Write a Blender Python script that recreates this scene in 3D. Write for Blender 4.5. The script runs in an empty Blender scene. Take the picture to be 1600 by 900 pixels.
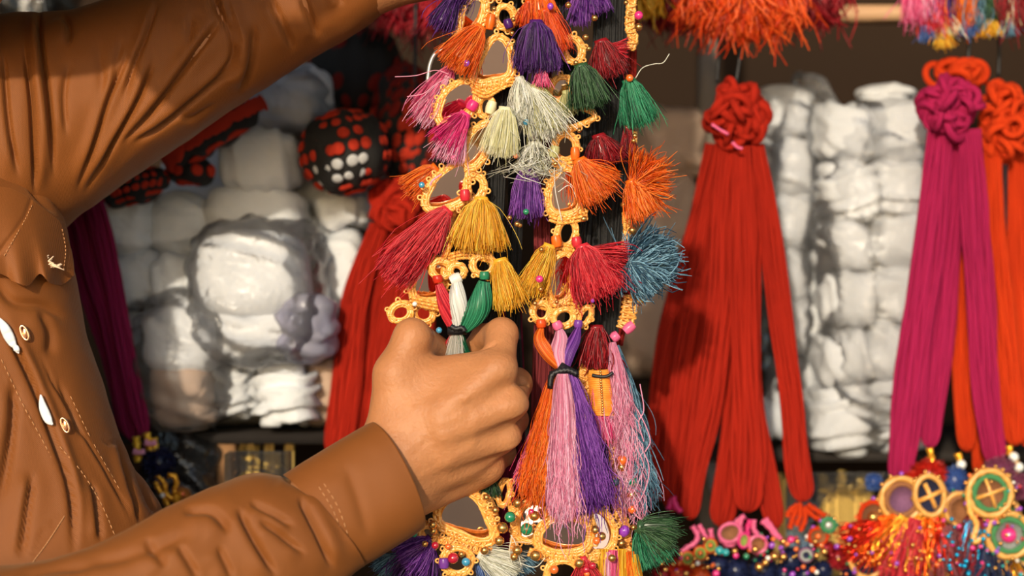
import bpy, math, random
import numpy as np
from mathutils import Vector, Matrix
rng = np.random.RandomState(7); random.seed(7)
sc = bpy.context.scene
PI = math.pi
# ---------------- camera, sky, sun, exposure ----------------
CAMY, CAMZ, FOC = -1.3, 1.35, 70.0
cd = bpy.data.cameras.new('camera'); cam = bpy.data.objects.new('camera', cd)
sc.collection.objects.link(cam); sc.camera = cam
cam.location = (0, CAMY, CAMZ); cam.rotation_euler = (PI/2, 0, 0)
cd.lens = FOC; cd.sensor_width = 36; cd.clip_start = 0.05
cd.dof.use_dof = True; cd.dof.focus_distance = 1.29; cd.dof.aperture_fstop = 3.6
w = bpy.data.worlds.new('sky'); sc.world = w; w.use_nodes = True
nt = w.node_tree; bg = nt.nodes['Background']
sky = nt.nodes.new('ShaderNodeTexSky'); sky.sky_type = 'NISHITA'; sky.sun_disc = False
SUN_DIR = Vector((0.21, 1.0, -0.28)).normalized()      # the way the light travels
sky.sun_elevation = math.asin(-SUN_DIR.z); sky.sun_rotation = math.atan2(-SUN_DIR.x, -SUN_DIR.y)
nt.links.new(sky.outputs[0], bg.inputs[0]); bg.inputs[1].default_value = 0.21
sl = bpy.data.lights.new('sun', 'SUN'); so = bpy.data.objects.new('sun', sl); sc.collection.objects.link(so)
sl.energy = 3.55; sl.color = (1.0, 0.86, 0.66); sl.angle = math.radians(1.6)
so.location = (-2, -4, 5); so.rotation_euler = SUN_DIR.to_track_quat('-Z', 'Y').to_euler()
vs = sc.view_settings; vs.view_transform = 'Standard'; vs.look = 'None'; vs.gamma = 1; vs.exposure = -0.10
vs.use_curve_mapping = False

# ---------------- helpers ----------------
YO = 0.0      # depth of the layer being laid out
def scale_at(y): return (y + YO - CAMY) * 36 / FOC / 1600
def P(px, py, y):
    s = scale_at(y); return np.array([(px-800)*s, y+YO, CAMZ-(py-450)*s])
def to_px(v):
    s = (v[:, 1]-CAMY)*36/FOC/1600
    return np.stack([800+v[:, 0]/s, 450-(v[:, 2]-CAMZ)/s], 1)
def nrm(a):
    return a/np.maximum(np.linalg.norm(a, axis=-1, keepdims=True), 1e-12)
def catmull(pts, n, closed=False):
    p = np.asarray(pts, float); m = len(p)
    if closed: t = np.linspace(0, m, n, endpoint=False); i = np.floor(t).astype(int); f = (t-i)[:, None]; idx = [(i+k) % m for k in (-1, 0, 1, 2)]
    else:
        t = np.linspace(0, m-1, n); i = np.minimum(np.floor(t).astype(int), m-2); f = (t-i)[:, None]
        q = np.vstack([2*p[0]-p[1], p, 2*p[-1]-p[-2]]); idx = [i+k for k in range(4)]; p = q
    a, b, c, d = (p[k] for k in idx)
    return 0.5*((2*b)+(-a+c)*f+(2*a-5*b+4*c-d)*f*f+(-a+3*b-3*c+d)*f**3)
def resample(p, step, closed=False):
    q = np.vstack([p, p[:1]]) if closed else p
    d = np.r_[0, np.cumsum(np.linalg.norm(np.diff(q, axis=0), axis=1))]
    n = max(3, int(round(d[-1]/step)))
    t = np.linspace(0, d[-1], n, endpoint=not closed)
    return np.stack([np.interp(t, d, q[:, k]) for k in range(q.shape[1])], 1)
def curl_noise(v, freq, seed=0, oct=3):
    r = np.random.RandomState(seed); out = np.zeros(len(v)); a = 1.0
    for o in range(oct):
        for k in range(4):
            d = r.normal(size=3)*freq*(2**o); out += a*np.sin(v@d + r.rand()*6.28 + 1.3*np.sin(v@(r.normal(size=3)*freq*(2**o))+r.rand()*6))/4
        a *= 0.5
    return out
class MB:
    def __init__(s): s.v = []; s.f = []; s.n = 0
    def add(s, v, f):
        v = np.asarray(v, float); f = np.asarray(f, np.int64)
        s.v.append(v); s.f.append(f+s.n); s.n += len(v); return s
    def build(s, name, mat, parent=None, smooth=True, label=None, kind=None):
        V = np.vstack(s.v); me = bpy.data.meshes.new(name)
        li = np.concatenate([f.ravel() for f in s.f]); lt = np.concatenate([np.full(len(f), f.shape[1]) for f in s.f])
        me.vertices.add(len(V)); me.loops.add(len(li)); me.polygons.add(len(lt))
        c = V.mean(0) if parent is None or parent.get('_ctr') else np.zeros(3)
        c = V.mean(0)
        me.vertices.foreach_set('co', (V-c).astype(np.float32).ravel())
        me.loops.foreach_set('vertex_index', li.astype(np.int32))
        me.polygons.foreach_set('loop_start', np.r_[0, np.cumsum(lt)[:-1]].astype(np.int32))
        me.update(calc_edges=True)
        if smooth: me.polygons.foreach_set('use_smooth', np.ones(len(lt), bool))
        for m in (mat if isinstance(mat, (list, tuple)) else [mat]): me.materials.append(m)
        o = bpy.data.objects.new(name, me); sc.collection.objects.link(o)
        place(o, c, parent)
        if label: o['label'] = label
        if kind: o['kind'] = kind
        return o
WL = {}
def place(o, c, parent=None):
    """world location c, keeping parents' (unrotated) offsets"""
    WL[o.name] = np.array(c, float)
    if parent is not None:
        o.parent = parent; o.location = tuple(np.array(c)-WL[parent.name])
    else: o.location = tuple(c)
def thing(name, label, cat, loc, group=None):
    o = bpy.data.objects.new(name, None); sc.collection.objects.link(o); o.empty_display_size = 0.02
    WL[o.name] = np.array(loc, float); o.location = tuple(loc)
    o['label'] = label; o['category'] = cat
    if group: o['group'] = group
    return o
def tag(o, label, cat, group=None):
    o['label'] = label; o['category'] = cat
    if group: o['group'] = group
    return o
def grid_faces(n, m, closed_n=False, closed_m=True):
    a = np.arange(n if closed_n else n-1); b = np.arange(m if closed_m else m-1)
    A, B = np.meshgrid(a, b, indexing='ij'); A = A.ravel(); B = B.ravel(); A2 = (A+1) % n; B2 = (B+1) % m
    return np.stack([A*m+B, A*m+B2, A2*m+B2, A2*m+B], 1)
def frames(p, closed=False):
    t = nrm(np.roll(p, -1, 0)-np.roll(p, 1, 0)) if closed else nrm(np.gradient(p, axis=0))
    ref = np.array([0, -1.0, 0]); n = np.cross(t, ref); bad = np.linalg.norm(n, axis=1) < .05
    if bad.any(): n[bad] = np.cross(t[bad], [1.0, 0, 0])
    n = nrm(n); b = nrm(np.cross(n, t)); return t, n, b     # n in the picture plane, b towards the viewer
def tube(mb, p, r, sides=8, closed=False, twist=0., lobes=0, amp=.25, flat=1., caps=True):
    """tube along p; lobes/twist (turns per metre) give rope plies as relief"""
    p = np.asarray(p, float); n = len(p); t, nn, b = frames(p, closed)
    s = np.r_[0, np.cumsum(np.linalg.norm(np.diff(p, axis=0), axis=1))]
    th = np.linspace(0, 2*PI, sides, endpoint=False)[None, :]
    r = np.broadcast_to(np.asarray(r, float), (n,))[:, None]
    rr = r*(1+(amp*np.cos(lobes*(th-2*PI*twist*s[:, None])) if lobes else 0))
    v = p[:, None]+(rr*np.cos(th))[..., None]*nn[:, None]+(rr*flat*np.sin(th))[..., None]*b[:, None]
    mb.add(v.reshape(-1, 3), grid_faces(n, sides, closed, True))
    if caps and not closed:
        k = mb.n-n*sides
        for e, o in ((0, 1), (n-1, -1)):
            ids = [e*sides+i for i in range(sides)][::-o]
            mb.f.append(np.array([ids], np.int64)+k)
    return mb
def many_tubes(mb, Pts, r, sides=3):
    """Pts (N,K,3) thin threads, r scalar or (N,)"""
    N, K, _ = Pts.shape; t = nrm(np.gradient(Pts, axis=1))
    a = nrm(np.cross(t, np.array([0.13, -1.0, 0.21]))); b = np.cross(t, a)
    th = np.linspace(0, 2*PI, sides, endpoint=False)
    r = np.broadcast_to(np.asarray(r, float), (N,))[:, None, None, None]
    tap = np.ones(K); tap[-1] = .6
    v = Pts[:, :, None]+r*tap[None, :, None, None]*(np.cos(th)[None, None, :, None]*a[:, :, None]+np.sin(th)[None, None, :, None]*b[:, :, None])
    f0 = grid_faces(K, sides, False, True); f = (f0[None]+(np.arange(N)*K*sides)[:, None, None]).reshape(-1, 4)
    mb.add(v.reshape(-1, 3), f); return mb
def ball(mb, c, r, u=10, v=7):
    r = np.broadcast_to(np.asarray(r, float), (3,))
    th = np.linspace(0, 2*PI, u, endpoint=False); ph = np.linspace(0.12, PI-0.12, v)
    A, B = np.meshgrid(ph, th, indexing='ij')
    x = np.stack([np.sin(A)*np.cos(B)*r[0], np.sin(A)*np.sin(B)*r[1], np.cos(A)*r[2]], -1).reshape(-1, 3)+c
    mb.add(x, grid_faces(v, u, False, True)[:, ::-1]); k = mb.n-u*v
    mb.f.append(np.array([list(range(u))[::1]], np.int64)+k); mb.f.append(np.array([list(range(u*(v-1), u*v))[::-1]], np.int64)+k)
    return mb
def boxm(mb, lo, hi):
    x0, y0, z0 = lo; x1, y1, z1 = hi
    v = [(x, y, z) for x in (x0, x1) for y in (y0, y1) for z in (z0, z1)]
    f = [(0, 1, 3, 2), (4, 6, 7, 5), (0, 4, 5, 1), (2, 3, 7, 6), (0, 2, 6, 4), (1, 5, 7, 3)]
    return mb.add(v, f)

# ---------------- materials ----------------
def mat(name, col, rough=.6, metal=0., sheen=0., bump=None, var=None, trans=0., spec=.5, sss=0., coat=0., bd=.001, aniso=0., stretch=None, shc=None):
    m = bpy.data.materials.new(name); m.use_nodes = True; n = m.node_tree; b = n.nodes['Principled BSDF']
    b.inputs['Base Color'].default_value = (*col, 1); b.inputs['Roughness'].default_value = rough
    b.inputs['Metallic'].default_value = metal; b.inputs['Specular IOR Level'].default_value = spec
    b.inputs['Sheen Weight'].default_value = sheen; b.inputs['Transmission Weight'].default_value = trans
    if sheen: b.inputs['Sheen Tint'].default_value = (*(shc or col), 1); b.inputs['Sheen Roughness'].default_value = .4
    b.inputs['Coat Weight'].default_value = coat; b.inputs['Coat Roughness'].default_value = .1
    if sss:
        b.inputs['Subsurface Weight'].default_value = sss; b.inputs['Subsurface Scale'].default_value = .006
        b.inputs['Subsurface Radius'].default_value = (1, .35, .2)
    tc = n.nodes.new('ShaderNodeTexCoord'); mp = n.nodes.new('ShaderNodeMapping'); n.links.new(tc.outputs['Object'], mp.inputs[0])
    if stretch: mp.inputs['Scale'].default_value = stretch
    if var:      # (noise scale, second colour, contrast)
        z = n.nodes.new('ShaderNodeTexNoise'); z.inputs['Scale'].default_value = var[0]; z.inputs['Detail'].default_value = 3
        n.links.new(mp.outputs[0], z.inputs['Vector'])
        cr = n.nodes.new('ShaderNodeValToRGB'); h = var[2]/2
        cr.color_ramp.elements[0].position = .5-h; cr.color_ramp.elements[0].color = (*col, 1)
        cr.color_ramp.elements[1].position = .5+h; cr.color_ramp.elements[1].color = (*var[1], 1)
        n.links.new(z.outputs[0], cr.inputs[0]); n.links.new(cr.outputs[0], b.inputs['Base Color'])
    if bump:     # (scale, strength)
        z = n.nodes.new('ShaderNodeTexNoise'); z.inputs['Scale'].default_value = bump[0]; z.inputs['Detail'].default_value = 4
        n.links.new(mp.outputs[0], z.inputs['Vector']); bp = n.nodes.new('ShaderNodeBump')
        bp.inputs['Strength'].default_value = bump[1]; bp.inputs['Distance'].default_value = bd
        n.links.new(z.outputs[0], bp.inputs['Height']); n.links.new(bp.outputs[0], b.inputs['Normal'])
    return m
def silk(name, c, c2=None, rough=.25):
    """rayon thread: every thread has its own random tone, the light ones painted as highlights, and lets a little light through"""
    c2 = c2 or tuple(min(1, x*1.7+.02) for x in c); m = mat('silk_'+name, c, rough, sheen=.1, spec=.42); n = m.node_tree; b = n.nodes['Principled BSDF']
    ge = n.nodes.new('ShaderNodeNewGeometry'); cr = n.nodes.new('ShaderNodeValToRGB'); e = cr.color_ramp.elements
    e[0].position = 0; e[0].color = tuple(x*.5 for x in c)+(1,); e[1].position = .35; e[1].color = (*c, 1)
    k = e.new(.75); k.color = (*c2, 1); k = e.new(1.); k.color = tuple(min(1, x*1.2+.02) for x in c2)+(1,)  # light end of the ramp paints silk highlights into random threads
    n.links.new(ge.outputs['Random Per Island'], cr.inputs[0]); n.links.new(cr.outputs[0], b.inputs['Base Color'])
    tr = n.nodes.new('ShaderNodeBsdfTranslucent'); mx = n.nodes.new('ShaderNodeMixShader'); mx.inputs[0].default_value = .34
    n.links.new(cr.outputs[0], tr.inputs[0]); out = n.nodes['Material Output']
    n.links.new(b.outputs[0], mx.inputs[1]); n.links.new(tr.outputs[0], mx.inputs[2]); n.links.new(mx.outputs[0], out.inputs[0]); return m
S = {
 'orange': silk('orange', (.95, .125, .006), (1., .26, .03)), 'pink': silk('pink', (.92, .07, .26), (1., .28, .50)),
 'palepink': silk('pale_pink', (.93, .30, .50), (1., .56, .74)), 'magenta': silk('magenta', (.72, .012, .17), (.95, .07, .32)),
 'purple': silk('purple', (.040, .006, .095), (.13, .028, .26)), 'violet': silk('violet', (.12, .018, .27), (.34, .10, .54)),
 'crimson': silk('crimson', (.60, .010, .028), (.88, .06, .08)), 'darkred': silk('dark_red', (.20, .006, .010), (.45, .02, .03)),
 'yellow': silk('golden_yellow', (.95, .42, .015), (1., .64, .07)), 'cream': silk('cream', (.88, .84, .46), (1., .98, .74)),
 'silver': silk('silver_grey', (.72, .72, .58), (1., 1., .92)), 'olive': silk('olive', (.48, .47, .18), (.75, .72, .36)),
 'green': silk('green', (.012, .13, .06), (.05, .38, .19)), 'darkgreen': silk('dark_green', (.012, .045, .015), (.07, .17, .07)),
 'blue': silk('slate_blue', (.05, .13, .22), (.24, .46, .62)), 'royal': silk('royal_blue', (.04, .09, .33), (.15, .26, .6)),
 'white': silk('white', (.85, .84, .78), (1., 1., .97)), 'maroon': silk('maroon', (.16, .025, .035), (.32, .07, .08)),
 'navy': silk('navy', (.008, .010, .045), (.02, .03, .10)), 'red': silk('red', (.55, .018, .01), (.8, .05, .02)),
 'redorange': silk('red_orange', (.75, .055, .008), (.95, .14, .02)), 'mauve': silk('mauve', (.22, .05, .11), (.42, .14, .22)),
}
GOLD = mat('gold_crochet_thread', (.70, .25, .025), .34, metal=.0, sheen=.3, var=(420, (.97, .50, .11), .45), spec=.8, shc=(1, .8, .5))
GOLDY = mat('gold_tinsel', (.95, .52, .12), .25, metal=.85)
BEADG = mat('gold_bead', (.80, .42, .12), .22, metal=.9)
MIRROR = mat('mirror_glass', (.92, .68, .54), .06, metal=1., bump=(30, .10), bd=.0006)
MIRROR_SKY = mat('mirror_glass_sky_tint', (.55, .42, .46), .08, metal=1.)  # same glass; dim pink tint stands in for the reflected sky
GCORD = mat('gilt_cord', (.55, .25, .045), .4, var=(300, (.80, .42, .10), .5), spec=.7)
BLACK = mat('black_thread', (.020, .020, .021), .75, spec=.25, bump=(900, .5))
BTHREAD = mat('black_binding', (.008, .008, .01), .5)
def glass_bead(n, c): return mat('bead_'+n, c, .12, coat=1., spec=.8)
BD = {'green': glass_bead('green', (.01, .22, .10)), 'pink': glass_bead('pink', (.75, .03, .22)), 'violet': glass_bead('violet', (.30, .05, .50)),
      'blue': glass_bead('blue', (.05, .30, .50)), 'red': glass_bead('red', (.45, .01, .03)), 'gold': BEADG, 'orange': glass_bead('orange', (.8, .15, .02)),
      'white': glass_bead('white', (.8, .8, .75)), 'teal': glass_bead('teal', (.02, .35, .38))}
def yarn(name, c, c2): return mat('yarn_'+name, c, .9, sheen=.15, var=(60, c2, .6), bump=(700, .6), spec=.15, stretch=(1, 1, .12))
Y = {'red': yarn('red', (.25, .010, .004), (.38, .017, .006)), 'orange': yarn('orange', (.40, .024, .004), (.56, .044, .005)),
     'magenta': yarn('magenta', (.24, .008, .05), (.36, .012, .075)), 'wine': yarn('wine', (.13, .006, .028), (.20, .008, .045)),
     'darkred': yarn('dark_red', (.14, .006, .005), (.22, .012, .008)), 'maroon': yarn('maroon', (.14, .02, .022), (.22, .035, .04))}
COTTON = mat('white_cotton', (.49, .51, .54), .9, sheen=.1, var=(25, (.58, .60, .63), .6), bump=(200, .7), bd=.002)
COTTON_LIFT = mat('shade_lifted_cotton', (.63, .66, .70), .9, sheen=.1, var=(25, (.71, .74, .78), .6), bump=(200, .7), bd=.002)  # white cotton lightened to offset the person's shadow on the left pile
COTTON2 = mat('grey_white_cotton', (.50, .51, .53), .9, var=(25, (.58, .59, .61), .6), bump=(260, .35), bd=.002)
BEIGE = mat('beige_cotton', (.42, .28, .20), .9, var=(14, (.50, .36, .27), .6), bump=(200, .35), bd=.002)
def plastic_mat(name, tint, gl=.13, haze=.07):
    m = bpy.data.materials.new(name); m.use_nodes = True; n = m.node_tree; n.nodes.clear()
    out = n.nodes.new('ShaderNodeOutputMaterial'); tr = n.nodes.new('ShaderNodeBsdfTransparent'); tr.inputs[0].default_value = (*tint, 1)
    g = n.nodes.new('ShaderNodeBsdfGlossy'); g.inputs['Roughness'].default_value = .27
    fr = n.nodes.new('ShaderNodeFresnel'); fr.inputs[0].default_value = 1.5
    tc = n.nodes.new('ShaderNodeTexCoord'); z = n.nodes.new('ShaderNodeTexNoise'); z.inputs['Scale'].default_value = 70; z.inputs['Detail'].default_value = 3
    z.inputs['Distortion'].default_value = 1.2
    bp = n.nodes.new('ShaderNodeBump'); bp.inputs['Strength'].default_value = .6; bp.inputs['Distance'].default_value = .003
    n.links.new(tc.outputs['Object'], z.inputs['Vector']); n.links.new(z.outputs[0], bp.inputs['Height'])
    n.links.new(bp.outputs[0], g.inputs['Normal']); n.links.new(bp.outputs[0], fr.inputs['Normal'])
    mx = n.nodes.new('ShaderNodeMixShader'); ad = n.nodes.new('ShaderNodeMath'); ad.operation = 'ADD'; ad.inputs[1].default_value = gl-.15
    ad.use_clamp = True
    n.links.new(fr.outputs[0], ad.inputs[0]); n.links.new(ad.outputs[0], mx.inputs[0]); n.links.new(tr.outputs[0], mx.inputs[1]); n.links.new(g.outputs[0], mx.inputs[2])
    hz = n.nodes.new('ShaderNodeMixShader'); hz.inputs[0].default_value = haze; df = n.nodes.new('ShaderNodeBsdfDiffuse'); df.inputs[0].default_value = (tint[0]*.9, tint[1]*.9, tint[2]*.9, 1)
    n.links.new(mx.outputs[0], hz.inputs[1]); n.links.new(df.outputs[0], hz.inputs[2]); n.links.new(hz.outputs[0], out.inputs[0]); return m
PLASTIC = plastic_mat('clear_plastic', (.93, .93, .94)); PLASTIC0 = plastic_mat('film_plastic', (.97, .97, .97), .07, .0); PLASTICL = plastic_mat('lavender_plastic', (.62, .62, .80), .16, .38)
def fabric(name, c, c2, rough=.62):
    m = mat(name, c, rough, sheen=.10, var=(9, c2, .7), spec=.3, shc=(1, .7, .4)); n = m.node_tree; b = n.nodes['Principled BSDF']
    tc = n.nodes.new('ShaderNodeTexCoord'); bp = n.nodes.new('ShaderNodeBump'); bp.inputs['Strength'].default_value = .25; bp.inputs['Distance'].default_value = .0004
    add = n.nodes.new('ShaderNodeMath'); add.operation = 'ADD'
    for ax in (0, 1):
        wv = n.nodes.new('ShaderNodeTexWave'); wv.bands_direction = ('DIAGONAL', 'X')[ax]; wv.inputs['Scale'].default_value = 420; wv.inputs['Distortion'].default_value = 1.
        n.links.new(tc.outputs['Object'], wv.inputs['Vector']); n.links.new(wv.outputs['Fac'], add.inputs[ax])
    n.links.new(add.outputs[0], bp.inputs['Height']); n.links.new(bp.outputs[0], b.inputs['Normal']); return m
SHIRT = fabric('rust_brown_shirt_cotton', (.190, .058, .010), (.240, .075, .013))
STITCH = mat('stitch_thread', (.62, .30, .12), .6)
WHITEC = mat('white_fabric', (.75, .78, .80), .8)
SKIN = mat('skin', (.41, .168, .066), .50, sss=.12, var=(60, (.50, .215, .088), .5), bump=(420, .6), bd=.0009, spec=.35)
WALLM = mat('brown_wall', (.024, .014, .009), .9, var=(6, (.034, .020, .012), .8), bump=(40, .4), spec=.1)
WOOD = mat('pale_wood', (.50, .27, .13), .6, var=(8, (.60, .36, .19), .6), bump=(60, .3), stretch=(.3, 4, 4))
WOODD = mat('brown_wood', (.30, .15, .06), .6, var=(10, (.38, .20, .09), .6), bump=(60, .3), stretch=(4, 4, .3))
GREYW = mat('weathered_grey_wood', (.16, .13, .10), .8, var=(12, (.24, .2, .16), .6), bump=(80, .4), stretch=(4, 4, .4))
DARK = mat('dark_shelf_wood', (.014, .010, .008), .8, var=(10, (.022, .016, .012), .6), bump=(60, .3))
GROUND = mat('dusty_ground', (.44, .32, .21), .95, var=(3, (.52, .38, .26), .8), bump=(30, .5), bd=.02)
BRICKW = mat('street_wall_plaster', (.55, .42, .32), .9, var=(2, (.62, .50, .38), .8), bump=(20, .3), bd=.01)
# ---------------- the setting ----------------
def struct(name, mb, m, smooth=False):
    o = mb.build(name, m, None, smooth); o['kind'] = 'structure'; return o
WY = 0.62
ZL = P(0, 672, .26)[2]; ZR = P(0, 700, .32)[2]
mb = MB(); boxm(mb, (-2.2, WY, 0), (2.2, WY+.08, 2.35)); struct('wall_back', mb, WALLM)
mb = MB(); boxm(mb, (-9, -7.5, -.1), (9, 3, 0)); struct('floor', mb, GROUND)
mb = MB(); boxm(mb, (-9, -7.3, 0), (9, -7.1, 1.1)); struct('wall_front', mb, BRICKW)
mb = MB(); boxm(mb, (-2.2, -.45, 2.125), (2.2, WY, 2.16)); struct('ceiling_blocker', mb, DARK)  # unseen slab, added above the view to keep sun off the upper stall
# pale rail and grey post at the back
a = P(1010, 11, .36); b = P(2000, 33, .36)
mb = MB(); boxm(mb, (a[0], .345, P(0, 34, .36)[2]), (b[0], .375, P(0, 12, .36)[2])); struct('trim_1', mb, WOOD)
a = P(1092, 0, .40); b = P(1120, 0, .40)
mb = MB(); boxm(mb, (a[0], .385, .0), (b[0], .42, 2.16)); struct('trim_2', mb, GREYW)
a = P(342, 0, .235); b = P(368, 0, .235)
mb = MB(); boxm(mb, (a[0], .228, .0), (b[0], .25, ZL-.008)); struct('trim_3', mb, WOODD)
# shelf that carries the cotton
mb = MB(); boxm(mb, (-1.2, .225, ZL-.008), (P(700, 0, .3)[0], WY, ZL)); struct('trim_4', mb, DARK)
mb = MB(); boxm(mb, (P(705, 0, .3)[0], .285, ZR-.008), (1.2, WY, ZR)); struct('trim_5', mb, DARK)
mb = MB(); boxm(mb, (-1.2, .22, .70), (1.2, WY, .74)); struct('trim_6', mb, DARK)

# ---------------- signed-distance modelling for the body ----------------
def cone_sdf(X, a, b, ra, rb):
    a = np.asarray(a, np.float32); b = np.asarray(b, np.float32); ba = b-a; L = float(ba@ba)
    h = np.clip(((X-a)@ba)/L, 0, 1); d = X-a-h[..., None]*ba
    return np.sqrt((d*d).sum(-1))-(ra+(rb-ra)*h)
def smin(a, b, k):
    h = np.clip(.5+.5*(b-a)/k, 0, 1); return b+(a-b)*h-k*h*(1-h)
def surface_nets(F, lo, h):
    """naive surface nets of the zero level of F"""
    nx, ny, nz = F.shape; s = F < 0
    c = s[:-1, :-1, :-1].astype(np.int8)
    tot = sum(s[i:nx-1+i, j:ny-1+j, k:nz-1+k].astype(np.int8) for i in (0, 1) for j in (0, 1) for k in (0, 1))
    act = (tot > 0) & (tot < 8); ids = -np.ones(act.shape, np.int64); I = np.argwhere(act); ids[act] = np.arange(len(I))
    acc = np.zeros((len(I), 3)); cnt = np.zeros(len(I))
    cor = [(i, j, k) for i in (0, 1) for j in (0, 1) for k in (0, 1)]
    for a in cor:
        for ax in range(3):
            if a[ax]: continue
            b = list(a); b[ax] = 1
            fa = F[I[:, 0]+a[0], I[:, 1]+a[1], I[:, 2]+a[2]]; fb = F[I[:, 0]+b[0], I[:, 1]+b[1], I[:, 2]+b[2]]
            x = (fa < 0) != (fb < 0); t = np.where(x, fa/np.where(x, fa-fb, 1), 0)
            p = np.tile(np.array(a, float), (len(I), 1)); p[:, ax] += t
            acc[x] += p[x]; cnt[x] += 1
    V = (I+acc/cnt[:, None])*h+lo; faces = []
    for ax in range(3):
        o = [0, 1, 2]; o.remove(ax); u, v = o
        sl0 = [slice(None)]*3; sl1 = [slice(None)]*3; sl0[ax] = slice(0, -1); sl1[ax] = slice(1, None)
        e = np.argwhere(s[tuple(sl0)] != s[tuple(sl1)])
        e = e[(e[:, u] > 0) & (e[:, v] > 0) & (e[:, u] < F.shape[u]-1) & (e[:, v] < F.shape[v]-1)]
        q = []
        for du, dv in ((1, 1), (0, 1), (0, 0), (1, 0)):
            g = e.copy(); g[:, u] -= du; g[:, v] -= dv; q.append(ids[g[:, 0], g[:, 1], g[:, 2]])
        q = np.stack(q, 1); fl = s[e[:, 0], e[:, 1], e[:, 2]]
        if ax == 1: fl = ~fl
        q[~fl] = q[~fl][:, ::-1]; faces.append(q)
    return V, np.vstack(faces)
def sdf_mesh(prims, h, pad=.008, post=None):
    pts = np.array([p for q in prims for p in (q[0], q[1])]); rr = max(max(q[2], q[3]) for q in prims)
    lo = pts.min(0)-rr-pad; hi = pts.max(0)+rr+pad; n = np.ceil((hi-lo)/h).astype(int)+1
    g = [lo[k]+h*np.arange(n[k]) for k in range(3)]
    F = np.full(tuple(n), 1.0, np.float32)
    for a, b, ra, rb, k in prims:      # work only in the primitive's own box
        m = max(ra, rb)+abs(k)*2+.012; l = np.minimum(a, b)-m; u = np.maximum(a, b)+m
        sl = tuple(slice(max(0, int((l[i]-lo[i])/h)), min(n[i], int((u[i]-lo[i])/h)+2)) for i in range(3))
        X = np.stack(np.meshgrid(*[g[i][sl[i]].astype(np.float32) for i in range(3)], indexing='ij'), -1)
        d = cone_sdf(X, a, b, ra, rb)
        if k < 0: F[sl] = -smin(-F[sl], d, -k)           # carve
        else: F[sl] = np.where(F[sl] > .9, d, smin(F[sl], d, k))
    return surface_nets(F, lo, h)
def H(px, py, y): return P(px, py, y)
hand = []
def seg(a, b, ra, rb, k=.006): hand.append((np.array(a), np.array(b), ra, rb, k))
wr = H(612, 742, -.032); 
K = {'i': H(778, 578, -.036), 'm': H(795, 632, -.032), 'r': H(786, 684, -.020), 'p': H(762, 728, -.004)}
# forearm and wrist (three bones wide)
seg(H(604, 718, -.034), H(330, 900, -.10), .0205, .023, .012); seg(H(628, 762, -.026), H(360, 950, -.09), .0205, .023, .012)
# metacarpals fan from the wrist to the knuckles
for n_, w_, r0, r1 in (('i', H(622, 702, -.036), .0165, .0112), ('m', H(632, 728, -.037), .0165, .0115), ('r', H(640, 752, -.030), .0160, .0108), ('p', H(645, 768, -.018), .0155, .0100)):
    seg(w_, K[n_], r0, r1, .009)
# palm mass behind
seg(H(650, 690, -.018), H(760, 640, -.012), .017, .013, .010); seg(H(660, 740, -.010), H(745, 710, .002), .016, .013, .010)
# ulnar edge of the hand
seg(H(655, 765, -.010), H(745, 735, .004), .013, .012, .010)
# thumb: metacarpal, proximal, tip behind the held tassel
tm = H(618, 585, -.030); ti = H(644, 527, -.026); tt = H(680, 545, .004)
seg(H(612, 692, -.030), tm, .0175, .0135, .012); seg(tm, ti, .0132, .0118, .006); seg(ti, tt, .0116, .0095, .004)
# web between thumb and forefinger
seg(H(650, 592, -.024), H(772, 574, -.030), .0120, .0112, .010); seg(H(645, 612, -.028), H(758, 592, -.031), .0125, .0110, .012); seg(H(650, 650, -.032), H(745, 625, -.036), .014, .012, .012)
# fingers curled round the hanging braids
F = {'i': [K['i'], H(784, 522, -.014), H(758, 528, .008), H(740, 545, .014)],
     'm': [K['m'], H(806, 600, .006), H(776, 590, .026), H(748, 592, .020)],
     'r': [K['r'], H(802, 656, .018), H(772, 645, .036), H(744, 645, .028)],
     'p': [K['p'], H(785, 708, .026), H(760, 700, .040), H(738, 698, .032)]}
R = {'i': (.0112, .0103, .0088, .0075), 'm': (.0115, .0104, .009, .0078), 'r': (.0106, .0096, .0085, .0074), 'p': (.0098, .0086, .0075, .0066)}
for q in 'imrp':
    for j in range(3): seg(F[q][j], F[q][j+1], R[q][j], R[q][j+1], .0035)
# knuckle knobs and tendons
for q, dy in (('i', .0035), ('m', .0035), ('r', .003), ('p', .003)):
    c = K[q]+np.array([0, -dy, .0]); seg(c, c+np.array([.002, 0, .001]), R[q][0]*.86, R[q][0]*.84, .004)
for q, w_ in (('i', H(690, 650, -.048)), ('m', H(695, 680, -.0490)), ('r', H(700, 712, -.042)), ('p', H(700, 738, -.030))):
    seg(w_, K[q]+np.array([-.002, -.0075, 0]), .0040, .0046, .011)
# valleys between the knuckles (carved)
def carve(a, b, ra, rb, k): hand.append((np.array(a), np.array(b), ra, rb, -k))
carve(H(738, 636, -.0560), H(812, 604, -.050), .0030, .0055, .006)
carve(H(728, 700, -.0520), H(822, 661, -.036), .0030, .0052, .005)
carve(H(715, 748, -.0430), H(812, 706, -.020), .0030, .0052, .005)
carve(H(800, 600, -.026), H(818, 596, -.010), .0025, .003, .004)
# crease of the thumb web
carve(H(726, 552, -.030), H(770, 540, -.034), .0012, .0014, .0025)
VH, FH = sdf_mesh(hand, .0013)
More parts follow.
